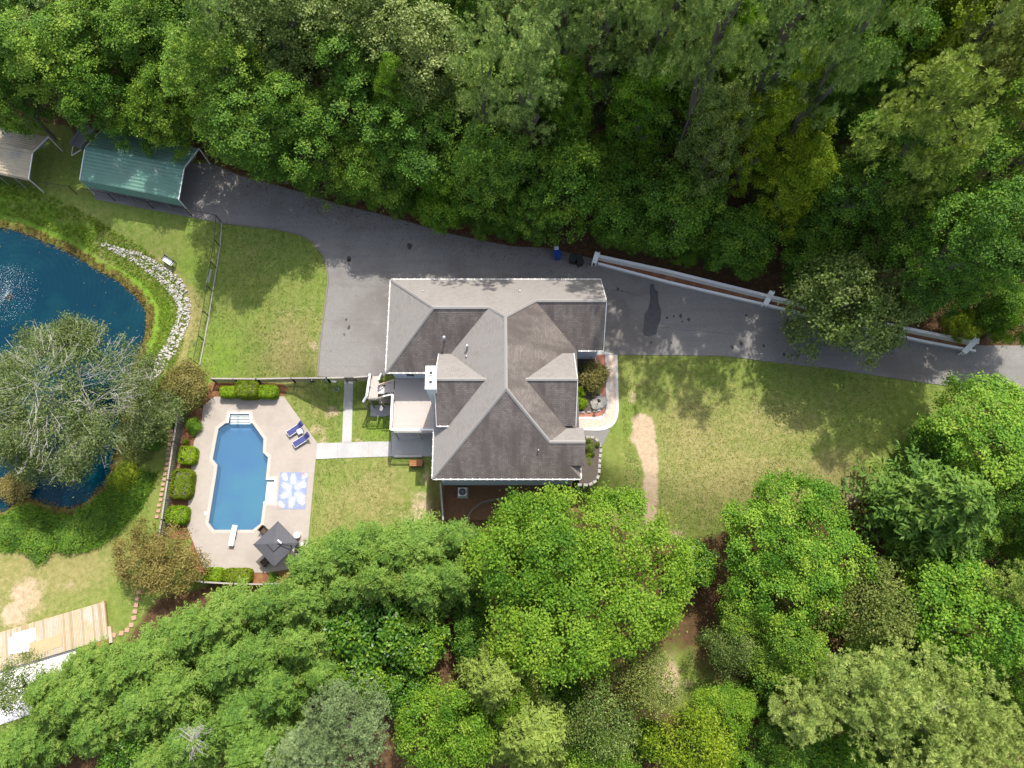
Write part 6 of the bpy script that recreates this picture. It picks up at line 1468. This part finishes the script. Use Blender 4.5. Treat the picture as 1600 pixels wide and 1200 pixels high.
def pond_flecks():
    c0, c1 = at(-60, 345, LOW), at(235, 780, LOW); X = rng.uniform(c0.x, c1.x, 2600); Y = rng.uniform(c1.y, c0.y, 2600); d = sdist(X, Y, POND)
    k = (d > .1) & (rng.random(len(X)) < np.exp(-d / .9) * .8 + .008 * (np.sin(X * 1.3 + np.sin(Y)) > .3)); X, Y = X[k], Y[k]; P = np.stack([X, Y, np.full(len(X), LOW - .232)], 1)
    v = leaf_quads(P, rng.normal(0, .05, P.shape) + np.array([0, 0, 1]), .13, .08, rng.random(len(P))); v[0][:, 2] = np.maximum(v[0][:, 2], LOW - .236)
    tag(link('floating_debris', np_mesh('floating_debris', *v), None, LM['brownweed']), 'brown leaves and scum floating on the pond edge', 'debris', kind='stuff')
pond_flecks()
def scatter_leaves():
    n = 9000; P = []
    L = [at(x, y, 0) for x, y in [(330,256),(400,281),(480,302),(530,319),(600,335),(705,366),(800,385),(925,402)]]
    for _ in range(n):
        i = random.randrange(len(L) - 1); q = L[i].lerp(L[i+1], random.random()); P.append((q.x + random.gauss(0, .3), q.y + (abs(random.gauss(0, 1.0)) if random.random() < .72 else -abs(random.gauss(0, 1.7))), .045 + random.uniform(0, .03)))
    P = np.array(P); v = leaf_quads(P, rng.normal(0, .3, P.shape) + np.array([0, 0, 1]), .10, .07, rng.random(n)); tag(link('fallen_leaves', np_mesh('fallen_leaves', *v), None, LEAFL), 'brown fallen leaves along the driveway verge', 'leaves', kind='stuff')
LEAFL = leafmat('leaf_litter', (0.07,0.028,0.012), (0.15,0.065,0.028), (0.28,0.15,0.07), .1)
scatter_leaves()
def lawn_tufts():
    n = 60000; c0, c1 = at(240, 330, 0), at(1420, 850, 0); X = rng.uniform(-32, 36, n * 2); Y = rng.uniform(4, 40, n * 2)
    bad = (sdist(X, Y, DRIVE) > -.1) | (sdist(X, Y, PDECK) > -.2) | ((X > -11.3) & (X < 10.2) & (Y > 8.5) & (Y < 29)) | (sdist(X, Y, POND) > -1)
    NFp = pts([(-900,165),(330,250),(480,302),(705,366),(925,403),(1540,545),(2600,560),(2600,-900),(-900,-900)], 0); bad |= sdist(X, Y, NFp) > -.5; bad |= sdist(X, Y, pts([(985,645),(1020,645),(1030,700),(1034,840),(1005,840),(1000,730),(982,690)], -.4)) > 0
    xw0, xw1 = at(494,692,LOW), at(612,716,LOW); bad |= (X > xw0.x) & (X < xw1.x) & (Y > xw1.y - .1) & (Y < xw0.y + .1)
    bad |= (X > at(536,640,-2).x - .3) & (X < at(551,640,-2).x + .2) & (Y > xw1.y) & (Y < 22)
    pr = .5 + .5 * np.sin(X * .9 + np.sin(Y * .7) * 2) * np.sin(Y * .8 + 1); k = ~bad & (rng.random(len(X)) < .35 + .65 * pr)
    X, Y = X[k][:n], Y[k][:n]; P = np.stack([X, Y, terr(X, Y) - .04], 1); n = len(P); m = 2; idx = np.repeat(np.arange(n), m); a = rng.uniform(0, 6.28, len(idx)); ln = rng.uniform(.02, .09, len(idx)); b = P[idx]
    tip = b + np.stack([np.cos(a) * ln, np.sin(a) * ln, rng.uniform(.05, .11, len(idx))], 1); s = np.stack([-np.sin(a), np.cos(a), a * 0], 1) * .022
    v = np.stack([b - s, b + s, tip + s * .4, tip - s * .4], 1).reshape(-1, 3); t = np.clip(rng.normal(.5, .22, len(idx)), 0, 1)
    tag(link('lawn_grass', np_mesh('lawn_grass', v, np.arange(len(v)).reshape(-1, 4), np.repeat(t, 4)), None, LAWN), 'short grass tufts growing over the lawns', 'grass', kind='stuff')
LAWN = leafmat('leaf_lawn', (0.075,0.115,0.02), (0.14,0.17,0.045), (0.25,0.24,0.095), .2)
lawn_tufts()
print('trees', NT[0], 'fill', nfill, 'tris', sum(len(m.loop_triangles) if m.loop_triangles else sum(len(p.vertices) - 2 for p in m.polygons) for m in bpy.data.meshes if m.users))
